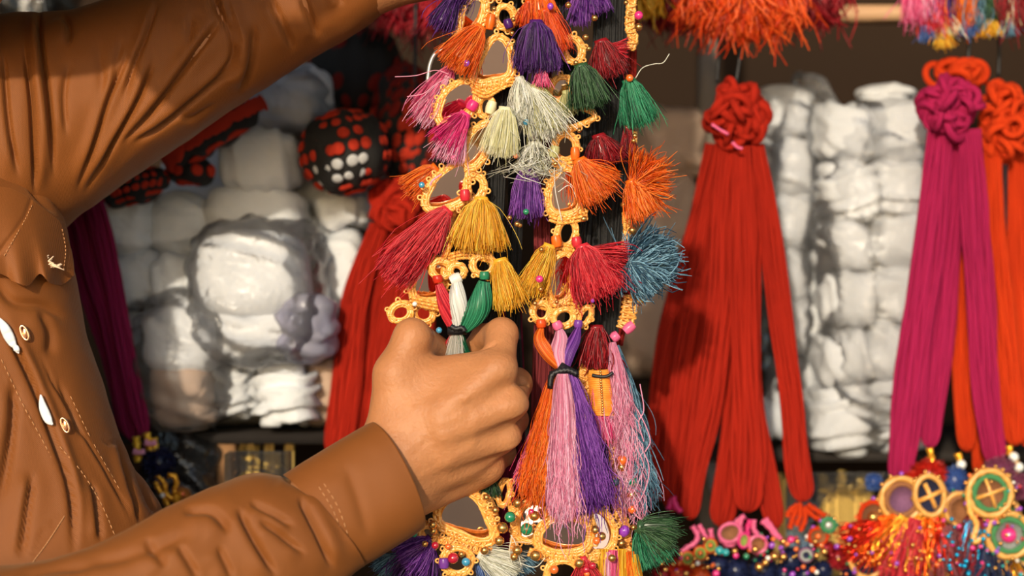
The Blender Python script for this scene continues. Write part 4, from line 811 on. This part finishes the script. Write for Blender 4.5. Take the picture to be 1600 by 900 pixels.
for i, (cy, h_) in enumerate(rows):
    for j, (cx, ww) in enumerate(((1316, 90), (1404, 92))):
        if i == 5: cx -= 8; ww += 6
        tag(lump('cotton_bundle', cx+(i % 2)*5-3, cy+(6 if j == 0 else -4), ww, h_, .30, .042, COTTON, 80+i*2+j, ((-14+9*j, 95, .0014) if i in (1, 5) else (25-30*j+i*12, 70, .0007)), rot=(-5, 4, 2, -6, 9, -3)[i]*(1-2*j), lumpy=.004),
            '%s white bundle from the top in the %s column left of the magenta braid' % (nm[i], ('inner', 'outer')[j]) if 0 < i < 5 else '%s white bundle in the %s column left of the magenta braid' % (nm[i], ('inner', 'outer')[j]), 'cotton bundle', GR)
for i, (cx, cy, ww, h_) in enumerate(((1226, 180, 86, 86), (1234, 262, 84, 78), (1232, 345, 84, 88), (1246, 428, 72, 84), (1254, 512, 70, 88), (1240, 600, 76, 92), (1210, 655, 70, 66), (1136, 745, 44, 70))):
    tag(lump('cotton_bundle', cx, cy, ww, h_, .33, .036, COTTON, 120+i, (10+13*i, 70, .0008), rot=(4, -5, 3, -3, 6, -5, 4, 0)[i], lumpy=.004),
        ('%s white bundle in the narrow column beside the large red braid' % (nm+['bottom'])[i]) if i < 7 else 'white bundle seen low down between two strands of the large red braid', 'cotton bundle', GR)
tag(film('plastic_bag', 1366, 428, 188, 545, .298, .058, PLASTIC, 11), 'clear wrapping round the double column of white bundles', 'plastic bag')
tag(film('plastic_bag', 1229, 392, 74, 520, .328, .05, PLASTIC, 12), 'clear wrapping round the narrow column beside the red braid', 'plastic bag')
tag(lump('cotton_bundle', 1604, 300, 60, 140, .31, .04, COTTON, 140, (10, 70, .0008)), 'white bundle cut by the right picture edge', 'cotton bundle', GR)
tag(lump('plastic_wrap', 1384, 152, 90, 26, .31, .02, COTTON, 141, (10, 70, .0018), rot=2, lumpy=.006), 'white crumpled wrapping on top of the outer column', 'plastic wrap')
tag(lump('plastic_wrap', 1268, 150, 66, 30, .31, .014, PLASTIC, 142, (10, 70, .0028), rot=-24, lumpy=.008), 'glinting plastic end standing up behind the red knot', 'plastic wrap')
for i, (cx, cy, ww, h_, lb) in enumerate(((1045, 225, 110, 110, 'upper brownish bundle in shade right of the green tassel'), (1040, 345, 110, 140, 'middle beige bundle behind the blue tassel'), (1020, 500, 110, 180, 'lower beige bundle left of the large red braid'))):
    tag(lump('cloth_bundle', cx, cy, ww, h_, .40, .04, BEIGE, 150+i, (60, 40, .0008), lumpy=.006), lb, 'cloth bundle', 'beige bundles behind the middle braids')

# ---------------- red and black knitted pieces ----------------
PADM = {'r': yarn('pad_red', (.52, .035, .018), (.62, .05, .02)), 'w': yarn('pad_white', (.62, .64, .66), (.7, .7, .72)), 'd': yarn('pad_red_shaded', (.17, .012, .010), (.24, .02, .014))}  # dark pads: red darkened in the colour as shade under the raised sleeve
PADME = {}
for k_, m_ in PADM.items():
    mb = MB(); ball(mb, np.zeros(3), 1., 10, 6); o = mb.build('knit_pad', m_); PADME[k_] = o.data; bpy.data.objects.remove(o)
BASEK = mat('black_knit', (.010, .009, .009), .9, bump=(400, .6))
def knit(cx, cy, w_, h_, y, dep, nu_, nv_, sz, colf, label, rot=0, seed=1, stretch=1.6):
    b_ = lump('knitted_purse', cx, cy, w_, h_, y, dep, BASEK, seed, (90, 50, .0008), rot=rot, lumpy=.0006, pw=.85, tk=0); tag(b_, label, 'knitted piece', 'red and black knitted pieces at the left')
    s = scale_at(y); g = np.random.RandomState(seed); r = math.radians(rot); c = P(cx, cy, y)
    for i in range(nv_):
        for j in range(nu_):
            ph = (i+.5)/nv_*PI; th = PI+(j+.5*(i % 2))/nu_*PI+.08*g.randn()*.5
            v = np.array([np.cos(th)*np.sin(ph)*w_*s/2, np.sin(th)*np.sin(ph)*dep, np.cos(ph)*h_*s/2]); n_ = nrm(v/np.array([w_*s/2, dep, h_*s/2])**2)
            k_ = colf(i, j, g)
            if not k_: continue
            v = v*1.05; vv = np.array([v[0]*math.cos(r)-v[2]*math.sin(r), v[1], v[0]*math.sin(r)+v[2]*math.cos(r)]); nn_ = np.array([n_[0]*math.cos(r)-n_[2]*math.sin(r), n_[1], n_[0]*math.sin(r)+n_[2]*math.cos(r)])
            o = bpy.data.objects.new('knit_pad', PADME[k_]); sc.collection.objects.link(o); place(o, c+vv, b_)
            e = sz*s*1.25*(.85+.3*g.rand())*(.7+.3*math.sin(ph)); o.scale = (e, e*.45, e*stretch*.7); q_ = Vector(nn_).to_track_quat('-Y', 'Z'); o.rotation_euler = (q_ @ Matrix.Rotation(g.randn()*.25+.5, 4, 'Y').to_quaternion()).to_euler()
knit(540, 238, 136, 124, .205, .045, 10, 9, 7.5, lambda i, j, g: 'w' if (i in (5, 6) and 2 <= j <= 6 and g.rand() < .75) else ('r' if g.rand() < .96 else None), 'patterned ball of red pads with a few white ones on black', 14, 3, 1.4)
knit(640, 200, 110, 190, .27, .045, 9, 13, 6.5, lambda i, j, g: 'r' if g.rand() < .9 and i > 4 else 'd', 'long striped red and black piece right of the patterned ball', 6, 4, 2.4)
knit(560, 120, 150, 150, .30, .04, 8, 8, 7, lambda i, j, g: 'd' if g.rand() < .7 else None, 'dark shaded knitted piece under the raised sleeve', 0, 5, 2.2)
knit(336, 208, 170, 46, .19, .025, 15, 3, 8, lambda i, j, g: 'r', 'narrow striped roll along the underside of the raised sleeve', 32, 6, 2.6)
knit(208, 292, 110, 52, .20, .028, 13, 6, 4.8, lambda i, j, g: 'r' if g.rand() < .85 else None, 'small netted red and black piece at the head of the maroon braid', 16, 7, 1.6)
knit(300, 268, 70, 40, .21, .024, 4, 3, 9, lambda i, j, g: 'r', 'dull red piece between the striped roll and the white bundles', 0, 8, 1.2)

# ---------------- yarn braids hanging behind ----------------
YO = .085
def yknot(parent, cx, cy, w_, h_, y, m, n=16, r=.0062, seed=2, label=None):
    n = int(n*3.4); r = r*.46
    g = np.random.RandomState(seed); s = scale_at(y)
    for k in range(n):
        a, rr = g.rand()*2*PI, math.sqrt(g.rand())*.74
        c = P(cx+math.cos(a)*rr*w_/2, cy+math.sin(a)*rr*h_/2, y-.016*(1-rr)+.006*g.randn()); R0 = (.10+.09*g.rand())*w_*s
        t = np.linspace(0, 2*PI, 22, endpoint=False); u = nrm(g.normal(size=3)*[1, .7, 1]); v = nrm(np.cross(u, nrm(g.normal(size=3)*[1, .7, 1])))
        mb = MB(); tube(mb, c+R0*(np.cos(t)[:, None]*u+1.15*np.sin(t)[:, None]*v), r*(.8+.4*g.rand()), 10, True, 0, 3, .08, .8)
        o = mb.build('yarn_loop', m if not isinstance(m, list) else m[k % len(m)], parent)
def ystrand(parent, pts, y, wd, m, name='yarn_hank', strands=8, flat=.30, label=None):
    o = cord(parent, pts, y, wd, m, name=name, ridge=.10, flat=flat, strands=strands, label=label)
    return o
def hook(parent, x0, x1, y0, y, m=BTHREAD, r=.0014):
    mb = MB(); tube(mb, np.array([P(*c, y) for c in catmull([(x1, -60), ((x0+x1)/2+3, y0*.4), (x0, y0)], 20)]), r, 6); mb.build('hanging_cord', m, parent)
RY = thing('yarn_braid', 'large red yarn braid spreading into seven hanks above beaded pendants, right of centre', 'yarn braid', P(1155, 450, .10), 'yarn braids hanging behind')
hook(RY, 1150, 1164, 130, .11); hook(RY, 1120, 1124, 130, .12)
yknot(RY, 1152, 180, 100, 118, .105, Y['red'], 26, .0056, 21)
def hk(pts, w_, m=None, yy=.10, n=8): ystrand(RY, pts, [yy]*len(pts), w_, m or Y['red'], strands=n)
hk([(1118, 226), (1096, 340), (1062, 480), (1040, 620), (1032, 700), (1030, 782)], [30, 42, 50, 52, 48, 34], Y['red'], .122)
hk([(1130, 226), (1112, 340), (1092, 480), (1068, 620), (1056, 720), (1052, 800)], [30, 42, 50, 52, 46, 34], Y['red'], .112)
hk([(1140, 228), (1132, 340), (1126, 480), (1108, 620), (1086, 730), (1078, 812)], [30, 44, 50, 50, 38, 34], Y['red'], .098)
hk([(1152, 228), (1152, 340), (1156, 480), (1152, 620), (1140, 740), (1128, 824)], [30, 42, 44, 44, 48, 42], Y['red'], .108)
hk([(1160, 228), (1160, 340), (1162, 480), (1166, 620), (1170, 720), (1168, 800)], [30, 42, 44, 50, 56, 48], Y['red'], .094)
hk([(1170, 228), (1176, 340), (1173, 480), (1178, 620), (1196, 740), (1214, 826)], [26, 32, 30, 32, 36, 34], Y['red'], .102)
hk([(1182, 226), (1200, 340), (1218, 480), (1236, 620), (1246, 720), (1256, 784)], [26, 36, 38, 40, 42, 36], Y['red'], .100)
for k_, a in enumerate(([(1112, 194), (1124, 202), (1138, 210)], [(1144, 222), (1152, 230), (1160, 232)])):
    mb = MB(); tube(mb, np.array([P(*c, .075) for c in catmull(a, 12)]), .0012, 6); mb.build('pink_tie', S['pink'], RY)
# pendants
def pompom(parent, x, y_, r, col, yy, flat=1., n=420, name='pompom', label=None, sy=1.):
    g = np.random.RandomState(int(x*3+y_)); c = P(x, y_, yy); R_ = r*scale_at(yy); d = nrm(g.normal(size=(n, 3))); L = R_*(.9+.16*g.rand(n))
    d = d*np.array([1, .9, sy]); t = np.linspace(.45, 1, 3)[None, :, None]; p = c+d[:, None]*L[:, None, None]*t+g.normal(size=(n, 3, 3))*R_*.035
    mb = MB(); many_tubes(mb, p, R_*.05); ball(mb, c, np.array([1, .9, sy])*R_*.82, 14, 10); return mb.build(name, S[col] if isinstance(col, str) else col, parent, label=label)
FELT = {k_: mat('felt_'+k_, c, .9, sheen=.4, bump=(500, .5)) for k_, c in dict(green=(.05, .20, .07), brown=(.25, .10, .04), navy=(.012, .015, .05), purple=(.20, .08, .16), amber=(.26, .10, .035), lime=(.22, .30, .05), grey=(.30, .32, .30), red=(.5, .02, .02), pinkish=(.55, .22, .20)).items()}
def medallion(parent, x, y_, r, yy, face='green', rim=None, ringc=None, cross=False, sq=1., rot=0, dot=None, beads=0):
    s = scale_at(yy); c = P(x, y_, yy); R_ = r*s; a = math.radians(rot)
    E = lambda k, d=0: np.array([c+np.array([math.cos(t)*k*R_*sq*math.cos(a)-math.sin(t)*k*R_*math.sin(a), -d, math.cos(t)*k*R_*sq*math.sin(a)+math.sin(t)*k*R_*math.cos(a)]) for t in np.linspace(0, 2*PI, 40, endpoint=False)])
    mb = MB(); e0, e1, e2, e3 = E(.9, .0018), E(.98, 0), E(.98, -.002), E(.9, -.003); mb.add(np.vstack([e0, e1, e2, e3]), grid_faces(4, 40, False, True)); mb.f.append(np.array([list(range(40))])); mb.f.append(np.array([list(range(120, 160))[::-1]]))
    o = mb.build('medallion', FELT[face], parent, smooth=False)
    mb = MB(); tube(mb, E(1.0, .0015), .0016*r/30+.0006, 8, True, 300, 3, .25); mb.build('rim_cord', rim or GCORD, o)
    if ringc: mb = MB(); tube(mb, E(.74, .0028), .09*R_+.0006, 8, True, 300, 2, .15, .7); mb.build('inner_ring', FELT[ringc] if ringc in FELT else S[ringc], o)
    if cross:
        for k in (0, 1):
            b_ = a+.25+k*PI/2; d = np.array([math.cos(b_), 0, math.sin(b_)])*R_*.68; mb = MB(); tube(mb, np.array([c-d, c+[0, -.0015, 0], c+d])+[0, -.0035, 0], .0014, 6, lobes=2, twist=300); mb.build('cross_cord', GOLD, o)
    if dot: bead(o, x, y_, r*.38, dot, yy-.004)
    for k in range(beads):
        e = E(1.22, .001)[int(k*40/beads) % 40]; q_ = to_px(e[None])[0]; bead(o, q_[0], q_[1], 2.6+1.2*rng.rand(), ('gold', 'gold', 'orange', 'green', 'violet', 'white', 'gold')[rng.randint(7)], yy)
    return o
def loopc(parent, pts, yy, m, r=.0016, name='cord_loop'):
    mb = MB(); tube(mb, resample(np.array([P(*c, yy) for c in catmull(pts, 30)]), .0012), r, 8, lobes=2, twist=300, amp=.2); return mb.build(name, m, parent)
SM = S['magenta']; PK = S['pink']
for pts in ([(1082, 822), (1090, 836), (1086, 848), (1070, 858), (1062, 868)], [(1092, 820), (1102, 838), (1104, 850), (1098, 866)], [(1160, 806), (1156, 820), (1158, 832), (1152, 844), (1140, 852), (1128, 844), (1126, 834), (1138, 824)], [(1172, 812), (1168, 826), (1168, 840), (1160, 854)], [(1178, 812), (1178, 828), (1188, 840), (1190, 856), (1180, 866)],
            [(1190, 814), (1200, 822), (1208, 832), (1214, 840)], [(1196, 810), (1206, 824), (1216, 838), (1224, 846)], [(1164, 806), (1150, 816), (1140, 828)], [(1052, 776), (1056, 790), (1064, 800)], [(1044, 796), (1050, 782), (1056, 796)], [(1110, 826), (1112, 842), (1106, 852)]): loopc(RY, pts, .09+.006*rng.rand(), SM if rng.rand() < .6 else PK, .0019)
for pts in ([(1252, 786), (1244, 796), (1238, 812), (1234, 826)], [(1250, 790), (1250, 806), (1244, 822)], [(1262, 788), (1274, 796), (1286, 804), (1296, 808)], [(1258, 790), (1268, 804), (1282, 812)], [(1256, 792), (1258, 812), (1250, 830)], [(1246, 788), (1234, 798), (1230, 808)]): loopc(RY, pts, .092+.006*rng.rand(), Y['orange'], .0020)
medallion(RY, 1140, 832, 14, .086, 'brown', PK, None, False, 1.2, 20); medallion(RY, 1162, 844, 11, .085, 'lime', SM, sq=.7, rot=-10); medallion(RY, 1184, 850, 13, .084, 'amber', PK, sq=1, rot=0, beads=5)
for x, y_ in ((1074, 872), (1094, 864), (1110, 852)): medallion(RY, x, y_, 10, .088, 'green', S['redorange'], 'lime', sq=.9, dot='orange')
medallion(RY, 1294, 820, 11, .086, 'grey', S['green'], 'green', dot='white', beads=7); medallion(RY, 1278, 838, 13, .088, 'amber', Y['orange'], None, sq=1.1, dot='orange', beads=6); medallion(RY, 1259, 867, 10, .082, 'navy', FELT['purple'], 'grey')  # white dot on the first medallion paints its mirror's sun glint
for x, y_, r, c in ((1122, 884, 22, 'navy'), (1150, 892, 24, 'navy'), (1192, 892, 26, 'navy'), (1236, 876, 22, 'navy'), (1226, 898, 20, 'navy'), (1258, 898, 20, 'navy'), (1286, 890, 16, 'navy'), (1310, 872, 20, 'darkred'), (1060, 898, 24, 'red'), (1094, 900, 20, 'redorange'), (1036, 902, 20, 'darkred'), (1294, 858, 14, 'darkred')): pompom(RY, x, y_, r, c, .10, n=380)
for x, y_, r, c in ((1082, 884, 5, 'gold'), (1090, 880, 4, 'white'), (1072, 896, 5, 'gold'), (1106, 886, 4, 'gold'), (1180, 858, 6, 'gold'), (1210, 869, 7, 'gold'), (1224, 870, 6, 'gold'), (1186, 886, 7, 'gold'), (1196, 879, 6, 'gold'), (1200, 872, 4, 'white'), (1166, 869, 5, 'green'), (1148, 861, 5, 'gold'), (1124, 860, 7, 'teal'), (1134, 863, 6, 'teal'), (1150, 868, 5, 'pink'), (1236, 843, 6, 'pink'), (1220, 856, 4, 'violet'), (1206, 852, 5, 'violet'), (1230, 850, 4, 'orange'), (1244, 858, 4, 'orange'), (1288, 862, 6, 'gold'), (1276, 868, 5, 'gold'), (1274, 846, 4, 'gold'), (1284, 852, 4, 'orange'), (1040, 890, 4, 'gold'), (1034, 880, 4, 'gold'), (1270, 890, 5, 'orange'), (1276, 894, 4, 'white'), (1119, 896, 6, 'pink'), (1238, 898, 5, 'violet'), (1100, 842, 4, 'gold'), (1224, 846, 5, 'gold'), (1208, 842, 4, 'orange'), (1246, 846, 4, 'gold')): bead(RY, x, y_, r, c, .076)
for k in range(34): bead(RY, rng.uniform(1180, 1320), rng.uniform(836, 900), rng.uniform(2, 4.2), ('gold', 'gold', 'orange', 'red', 'violet', 'green', 'pink')[rng.randint(7)], .078+.01*rng.rand())
for k in range(20): bead(RY, rng.uniform(1020, 1130), rng.uniform(852, 900), rng.uniform(2, 4), ('gold', 'orange', 'red', 'violet', 'green', 'pink')[rng.randint(6)], .080+.01*rng.rand())

RY2 = thing('yarn_braid', 'red yarn braid with a round knot, half hidden behind the fist and cuff', 'yarn braid', P(600, 480, .14), 'yarn braids hanging behind')
hook(RY2, 640, 650, 300, .15); yknot(RY2, 622, 322, 92, 84, .14, Y['red'], 18, .0062, 33)
for pts, w_, yy in (([(592, 352), (568, 420), (552, 500), (540, 600), (528, 720)], [30, 40, 48, 50, 46], .135), ([(612, 352), (600, 430), (584, 520), (572, 620), (562, 740)], [34, 44, 46, 44, 42], .145), ([(630, 352), (628, 430), (616, 520), (606, 620), (600, 740)], [34, 46, 50, 50, 46], .135), ([(650, 352), (660, 430), (656, 520), (650, 620), (646, 740)], [34, 44, 50, 50, 46], .145)): ystrand(RY2, pts, [yy]*5, w_, Y['red'], strands=9)
YO = .025
WB = thing('yarn_braid', 'deep maroon yarn braid slanting down beside the shirt front, with gold ties', 'yarn braid', P(180, 500, .16), 'yarn braids hanging behind')
hook(WB, 100, 60, 230, .18)
for pts, w_, yy in (([(98, 250), (132, 330), (160, 440), (188, 560), (208, 690)], [44, 48, 46, 40, 30], .165), ([(116, 250), (150, 330), (176, 440), (200, 560), (226, 684)], [36, 34, 30, 30, 26], .155), ([(86, 250), (112, 340), (130, 440), (170, 560), (196, 680)], [24, 24, 22, 24, 22], .175)): ystrand(WB, pts, [yy]*5, w_, yarn('plum', (.17, .008, .045), (.26, .012, .07)), strands=7)
for x, y_, x2, y2 in ((213, 682, 216, 722), (229, 676, 236, 706), (240, 684, 243, 706)): loopc(WB, [(x, y_), ((x+x2)/2, (y_+y2)/2), (x2, y2)], .15, mat('gold_tie', (.85, .50, .03), .3, metal=.3), .0028, 'gold_tie')
for x, y_ in ((235, 691), (217, 705)): loopc(WB, [(x-9, y_), (x, y_+2), (x+9, y_)], .143, S['palepink'], .0022, 'pale_tie')
pompom(WB, 248, 724, 27, 'navy', .15); pompom(WB, 284, 776, 16, mat('ochre_wool', (.45, .16, .02), .9), .16)
GT = mat('gold_loop', (.90, .42, .03), .25, metal=.6)
for pts in ([(244, 742), (252, 748), (258, 760), (256, 772), (248, 764), (243, 752)], [(262, 742), (272, 744), (276, 756), (272, 764)], [(254, 772), (262, 790), (264, 804)], [(272, 764), (276, 784), (276, 806)], [(258, 770), (272, 780), (284, 770)]): loopc(WB, pts, .145, GT, .0020)
for x, y_, c in ((263, 802, 'orange'), (276, 800, 'orange'), (254, 774, 'white'), (286, 772, 'orange'), (262, 794, 'gold')): bead(WB, x, y_, 4, c, .140)

YO = .085
MY = thing('yarn_braid', 'magenta yarn braid with a rosette knot, longest hank at its left', 'yarn braid', P(1480, 450, .12), 'yarn braids hanging behind')
hook(MY, 1510, 1516, 116, .13); yknot(MY, 1484, 166, 96, 92, .115, Y['magenta'], 24, .0055, 44)
ystrand(MY, [(1472, 202), (1456, 340), (1436, 500), (1418, 640), (1404, 758)], [.112]*5, [42, 50, 54, 52, 42], Y['magenta'], strands=9)
ystrand(MY, [(1496, 202), (1484, 340), (1474, 480), (1462, 600), (1452, 700)], [.122]*5, [40, 48, 44, 42, 34], Y['magenta'], strands=8)
ystrand(MY, [(1514, 202), (1524, 340), (1532, 480), (1540, 600), (1556, 730)], [.110]*5, [38, 46, 48, 44, 40], Y['magenta'], strands=9)
OY = thing('yarn_braid', 'bright orange-red yarn braid at the right picture edge, looped at its head', 'yarn braid', P(1570, 450, .14), 'yarn braids hanging behind')
hook(OY, 1560, 1556, 120, .15); yknot(OY, 1572, 190, 84, 150, .135, Y['orange'], 24, .0056, 55); yknot(OY, 1500, 118, 110, 30, .14, Y['orange'], 8, .0056, 56)
for pts, w_, yy in (([(1548, 230), (1554, 360), (1566, 500), (1578, 600), (1586, 696)], [30, 40, 42, 44, 38], .125), ([(1512, 240), (1502, 380), (1500, 480), (1506, 600), (1512, 706)], [20, 30, 34, 38, 34], .135), ([(1590, 230), (1592, 360), (1600, 500), (1606, 600), (1610, 700)], [30, 40, 42, 44, 38], .140), ([(1516, 300), (1520, 460), (1526, 580), (1532, 680), (1532, 744)], [20, 26, 30, 32, 26], .142), ([(1470, 200), (1450, 380), (1432, 500), (1412, 640), (1400, 740)], [20, 26, 30, 30, 20], .134)): ystrand(OY, pts, [yy]*5, w_, Y['orange'], strands=8)
for x, y_, x2, y2 in ((1452, 700, 1456, 728), (1496, 708, 1500, 726), (1576, 696, 1578, 712), (1586, 712, 1588, 740)): loopc(MY, [(x, y_), ((x+x2)/2+1, (y_+y2)/2), (x2, y2)], .11, GT, .0026, 'gold_tie')
for x, y_ in ((1502, 726), (1584, 714), (1592, 730)): bead(MY, x, y_, 8, 'white', .108)
PD = thing('pendant_cluster', 'cluster of round gold-rimmed medallions, pompoms and bead strings under the magenta braid', 'pendants', P(1460, 800, .10))
for x, y_, r, c, sy in ((1365, 753, 15, 'royal', 1), (1452, 740, 30, 'red', .8), (1430, 750, 22, 'red', .7), (1492, 752, 21, 'royal', 1.25), (1562, 736, 26, 'mauve', .95), (1592, 760, 22, 'mauve', 1), (1404, 884, 22, 'navy', 1), (1334, 892, 22, 'navy', 1)): pompom(PD, x, y_, r, c, .105, sy=sy)
medallion(PD, 1408, 780, 33, .090, 'purple', None, 'amber', False, .95, 0, None, 12); medallion(PD, 1452, 774, 31, .086, 'navy', None, None, True, .72, 10, None, 8)
medallion(PD, 1546, 770, 35, .080, 'brown', None, 'green', True, .95, 5, None, 18); medallion(PD, 1552, 806, 30, .092, 'green', None, None, False, 1.3, 10); medallion(PD, 1576, 836, 34, .084, 'grey', None, 'green', False, 1, 0, 'pink', 10)
medallion(PD, 1500, 796, 26, .094, 'amber', None, 'brown', False, .9, 20, None, 4); medallion(PD, 1364, 808, 24, .092, 'brown', Y['orange'], None, False, .9, 0, 'gold', 8); medallion(PD, 1352, 872, 30, .096, 'navy', None, None, False, .8, 15, None, 8); medallion(PD, 1604, 860, 22, .096, 'green', None, None)
loopc(PD, [(1512, 770), (1516, 800), (1526, 820), (1520, 846), (1540, 838)], .078, GOLD, .0022)
def tins(col, nk, tp, sp, n, lb=None): return tassel(PD, col, nk, tp, sp, .088, n=int(n*.9), r=.0009, curl=.002, knot=False, core=False, K=7, r0=.004, name='tinsel_fringe', stray=.2)
TG = mat('tinsel_gold', (.95, .42, .04), .18, metal=.9); TR = mat('tinsel_red', (.75, .03, .01), .2, metal=.8); TB = mat('tinsel_blue', (.02, .35, .65), .15, metal=.9); TO = mat('tinsel_orange', (.95, .15, .01), .2, metal=.85)
for c, nk, tp, sp, n in ((TG, (1412, 806), (1370, 880), 26, 60), (TO, (1400, 806), (1340, 880), 30, 60), (TR, (1380, 820), (1310, 860), 26, 80), (TG, (1440, 806), (1412, 900), 16, 46), (TO, (1452, 806), (1440, 900), 22, 50), (TR, (1462, 806), (1462, 900), 30, 80), (TG, (1466, 800), (1476, 906), 18, 30), (TB, (1520, 810), (1510, 900), 34, 40), (S['darkred'], (1524, 800), (1500, 910), 20, 120), (TG, (1564, 868), (1562, 920), 16, 30), (TG, (1582, 868), (1592, 920), 10, 24), (S['crimson'], (1430, 810), (1400, 910), 40, 160), (S['navy'], (1540, 850), (1545, 930), 50, 200), (S['maroon'], (1480, 820), (1480, 930), 40, 200)): tins(c, nk, tp, sp, n)
BD['sequin'] = mat('sequin_blue', (.03, .45, .75), .12, metal=.8); BD['copper'] = mat('copper_bead', (.95, .35, .06), .2, metal=.9)
for k in range(44): bead(PD, rng.uniform(1470, 1545), rng.uniform(808, 900), rng.uniform(2, 4.5), 'sequin' if rng.rand() < .8 else 'pink', .074+.006*rng.rand(), name='sequin')
for k in range(70): bead(PD, rng.uniform(1322, 1470), rng.uniform(800, 900), rng.uniform(1.8, 4), ('copper', 'copper', 'gold', 'orange', 'red', 'violet')[rng.randint(6)], .074+.01*rng.rand())
for k in range(34): bead(PD, rng.uniform(1540, 1600), rng.uniform(740, 900), rng.uniform(2, 4), ('gold', 'gold', 'green', 'violet', 'teal', 'red')[rng.randint(6)], .074+.006*rng.rand())

# ---------------- hanging from the rail above ----------------
def hangt(label, parts, y, grp='fringed tassels hanging from the rail'):
    t = thing('hanging_tassel', label, 'tassel', P(parts[0][1][0], parts[0][1][1], y), grp)
    for (c, nk, tp, sp, n) in parts: tassel(t, c, nk, tp, sp, y, n=n, K=9, r=.0006, curl=.003, stray=.15, r0=.006, name='fringe', prof=.5, knot=False, flat=.6)
    return t
hangt('bright orange-red fluffy tassel above the large red braid', [('redorange', (1165, -90), (1150, 70), 62, 500), ('redorange', (1120, -80), (1100, 54), 46, 400), ('redorange', (1210, -80), (1216, 56), 42, 400), ('redorange', (1165, -60), (1180, 66), 50, 400)], .09)
hangt('dark red tassel left of the bright fluffy one', [('darkred', (1050, -80), (1052, 60), 46, 400)], .14)
hangt('dark red tassel right of the bright fluffy one', [('darkred', (1280, -80), (1284, 50), 36, 400)], .14)
hangt('small yellow tassel beside the right gold edging', [('yellow', (1010, -60), (1018, 34), 14, 160)], .10)
hangt('shaded red fringe above the dark knitted piece', [('darkred', (640, -80), (600, 58), 50, 400), ('crimson', (690, -80), (672, 60), 40, 300)], .16)
mc = thing('hanging_tassel', 'multicoloured bunch of short tassels at the upper right corner', 'tassel', P(1500, 0, .11), 'fringed tassels hanging from the rail')
for c, nk, tp, sp, n in (('pink', (1440, -60), (1436, 42), 22, 300), ('palepink', (1450, -60), (1452, 30), 16, 120), ('purple', (1478, -60), (1478, 40), 16, 200), ('orange', (1506, -60), (1504, 52), 20, 300), ('crimson', (1462, -20), (1464, 60), 20, 200), ('blue', (1530, -40), (1528, 50), 12, 200), ('darkgreen', (1546, -60), (1548, 40), 12, 200), ('darkred', (1566, -60), (1566, 46), 16, 200), ('cream', (1480, 20), (1478, 58), 10, 100), ('yellow', (1474, 40), (1474, 78), 11, 120), ('royal', (1512, 20), (1512, 60), 8, 100), ('royal', (1446, 40), (1448, 68), 8, 80), ('yellow', (1546, 30), (1548, 60), 18, 80), ('blue', (1574, 30), (1576, 60), 12, 100), ('cream', (1580, 0), (1578, 48), 6, 60), ('darkred', (1594, -60), (1594, 60), 12, 200), ('pink', (1424, -40), (1426, 40), 14, 100)):
    tassel(mc, c, nk, tp, sp, .11, n=n, r=.0005, curl=.002, r0=.004, name='tassel', knot=False, flat=.5)
# packets of gilt strips standing under the shelf
def packet(label, xs, y0, y1, yy, x0, x1):
    t = thing('gilt_packet', label, 'packet', P((x0+x1)/2, y1, yy), 'packets of gilt strips under the shelf')
    for i, (x, a) in enumerate(xs):
        mb = MB(); p = np.array([P(x, y1, yy), P(x, a+12, yy), P(x-1, a+4, yy), P(x-4, a, yy), P(x-7, a+5, yy), P(x-8, a+30, yy), P(x-8, y1, yy)]); tube(mb, catmull(p, 40), .0019, 6); mb.build('gilt_strip', mat('gilt', (.90, .62, .18), .25, metal=.25) if i == 0 else bpy.data.materials['gilt'], t)
    lo_ = P(x0, y1, yy-.02); hi_ = P(x1, y0, yy+.02); mb = MB(); boxm(mb, (lo_[0], yy-.016, lo_[2]), (hi_[0], yy+.016, hi_[2])); mb.build('wrapper', PLASTIC0, t, smooth=False); return t
packet('packet of gilt strips left of the beige stack, below the grey folded stack', [(384, 690), (394, 680), (390, 690), (402, 700), (424, 690), (436, 710), (456, 690)], 690, 900, .17, 374, 476)
packet('packet of gilt strips between the large red braid and the pendants', [(1222, 742), (1236, 750), (1290, 742), (1304, 760), (1318, 738), (1334, 760), (1348, 750), (1362, 770)], 722, 900, .24, 1215, 1372)
tag(lump('plastic_bag', 60, 0, 130, 60, .42, .04, DKP, 61, (30, 50, .002), lumpy=.01), 'dark glinting plastic behind the raised shoulder', 'plastic bag')
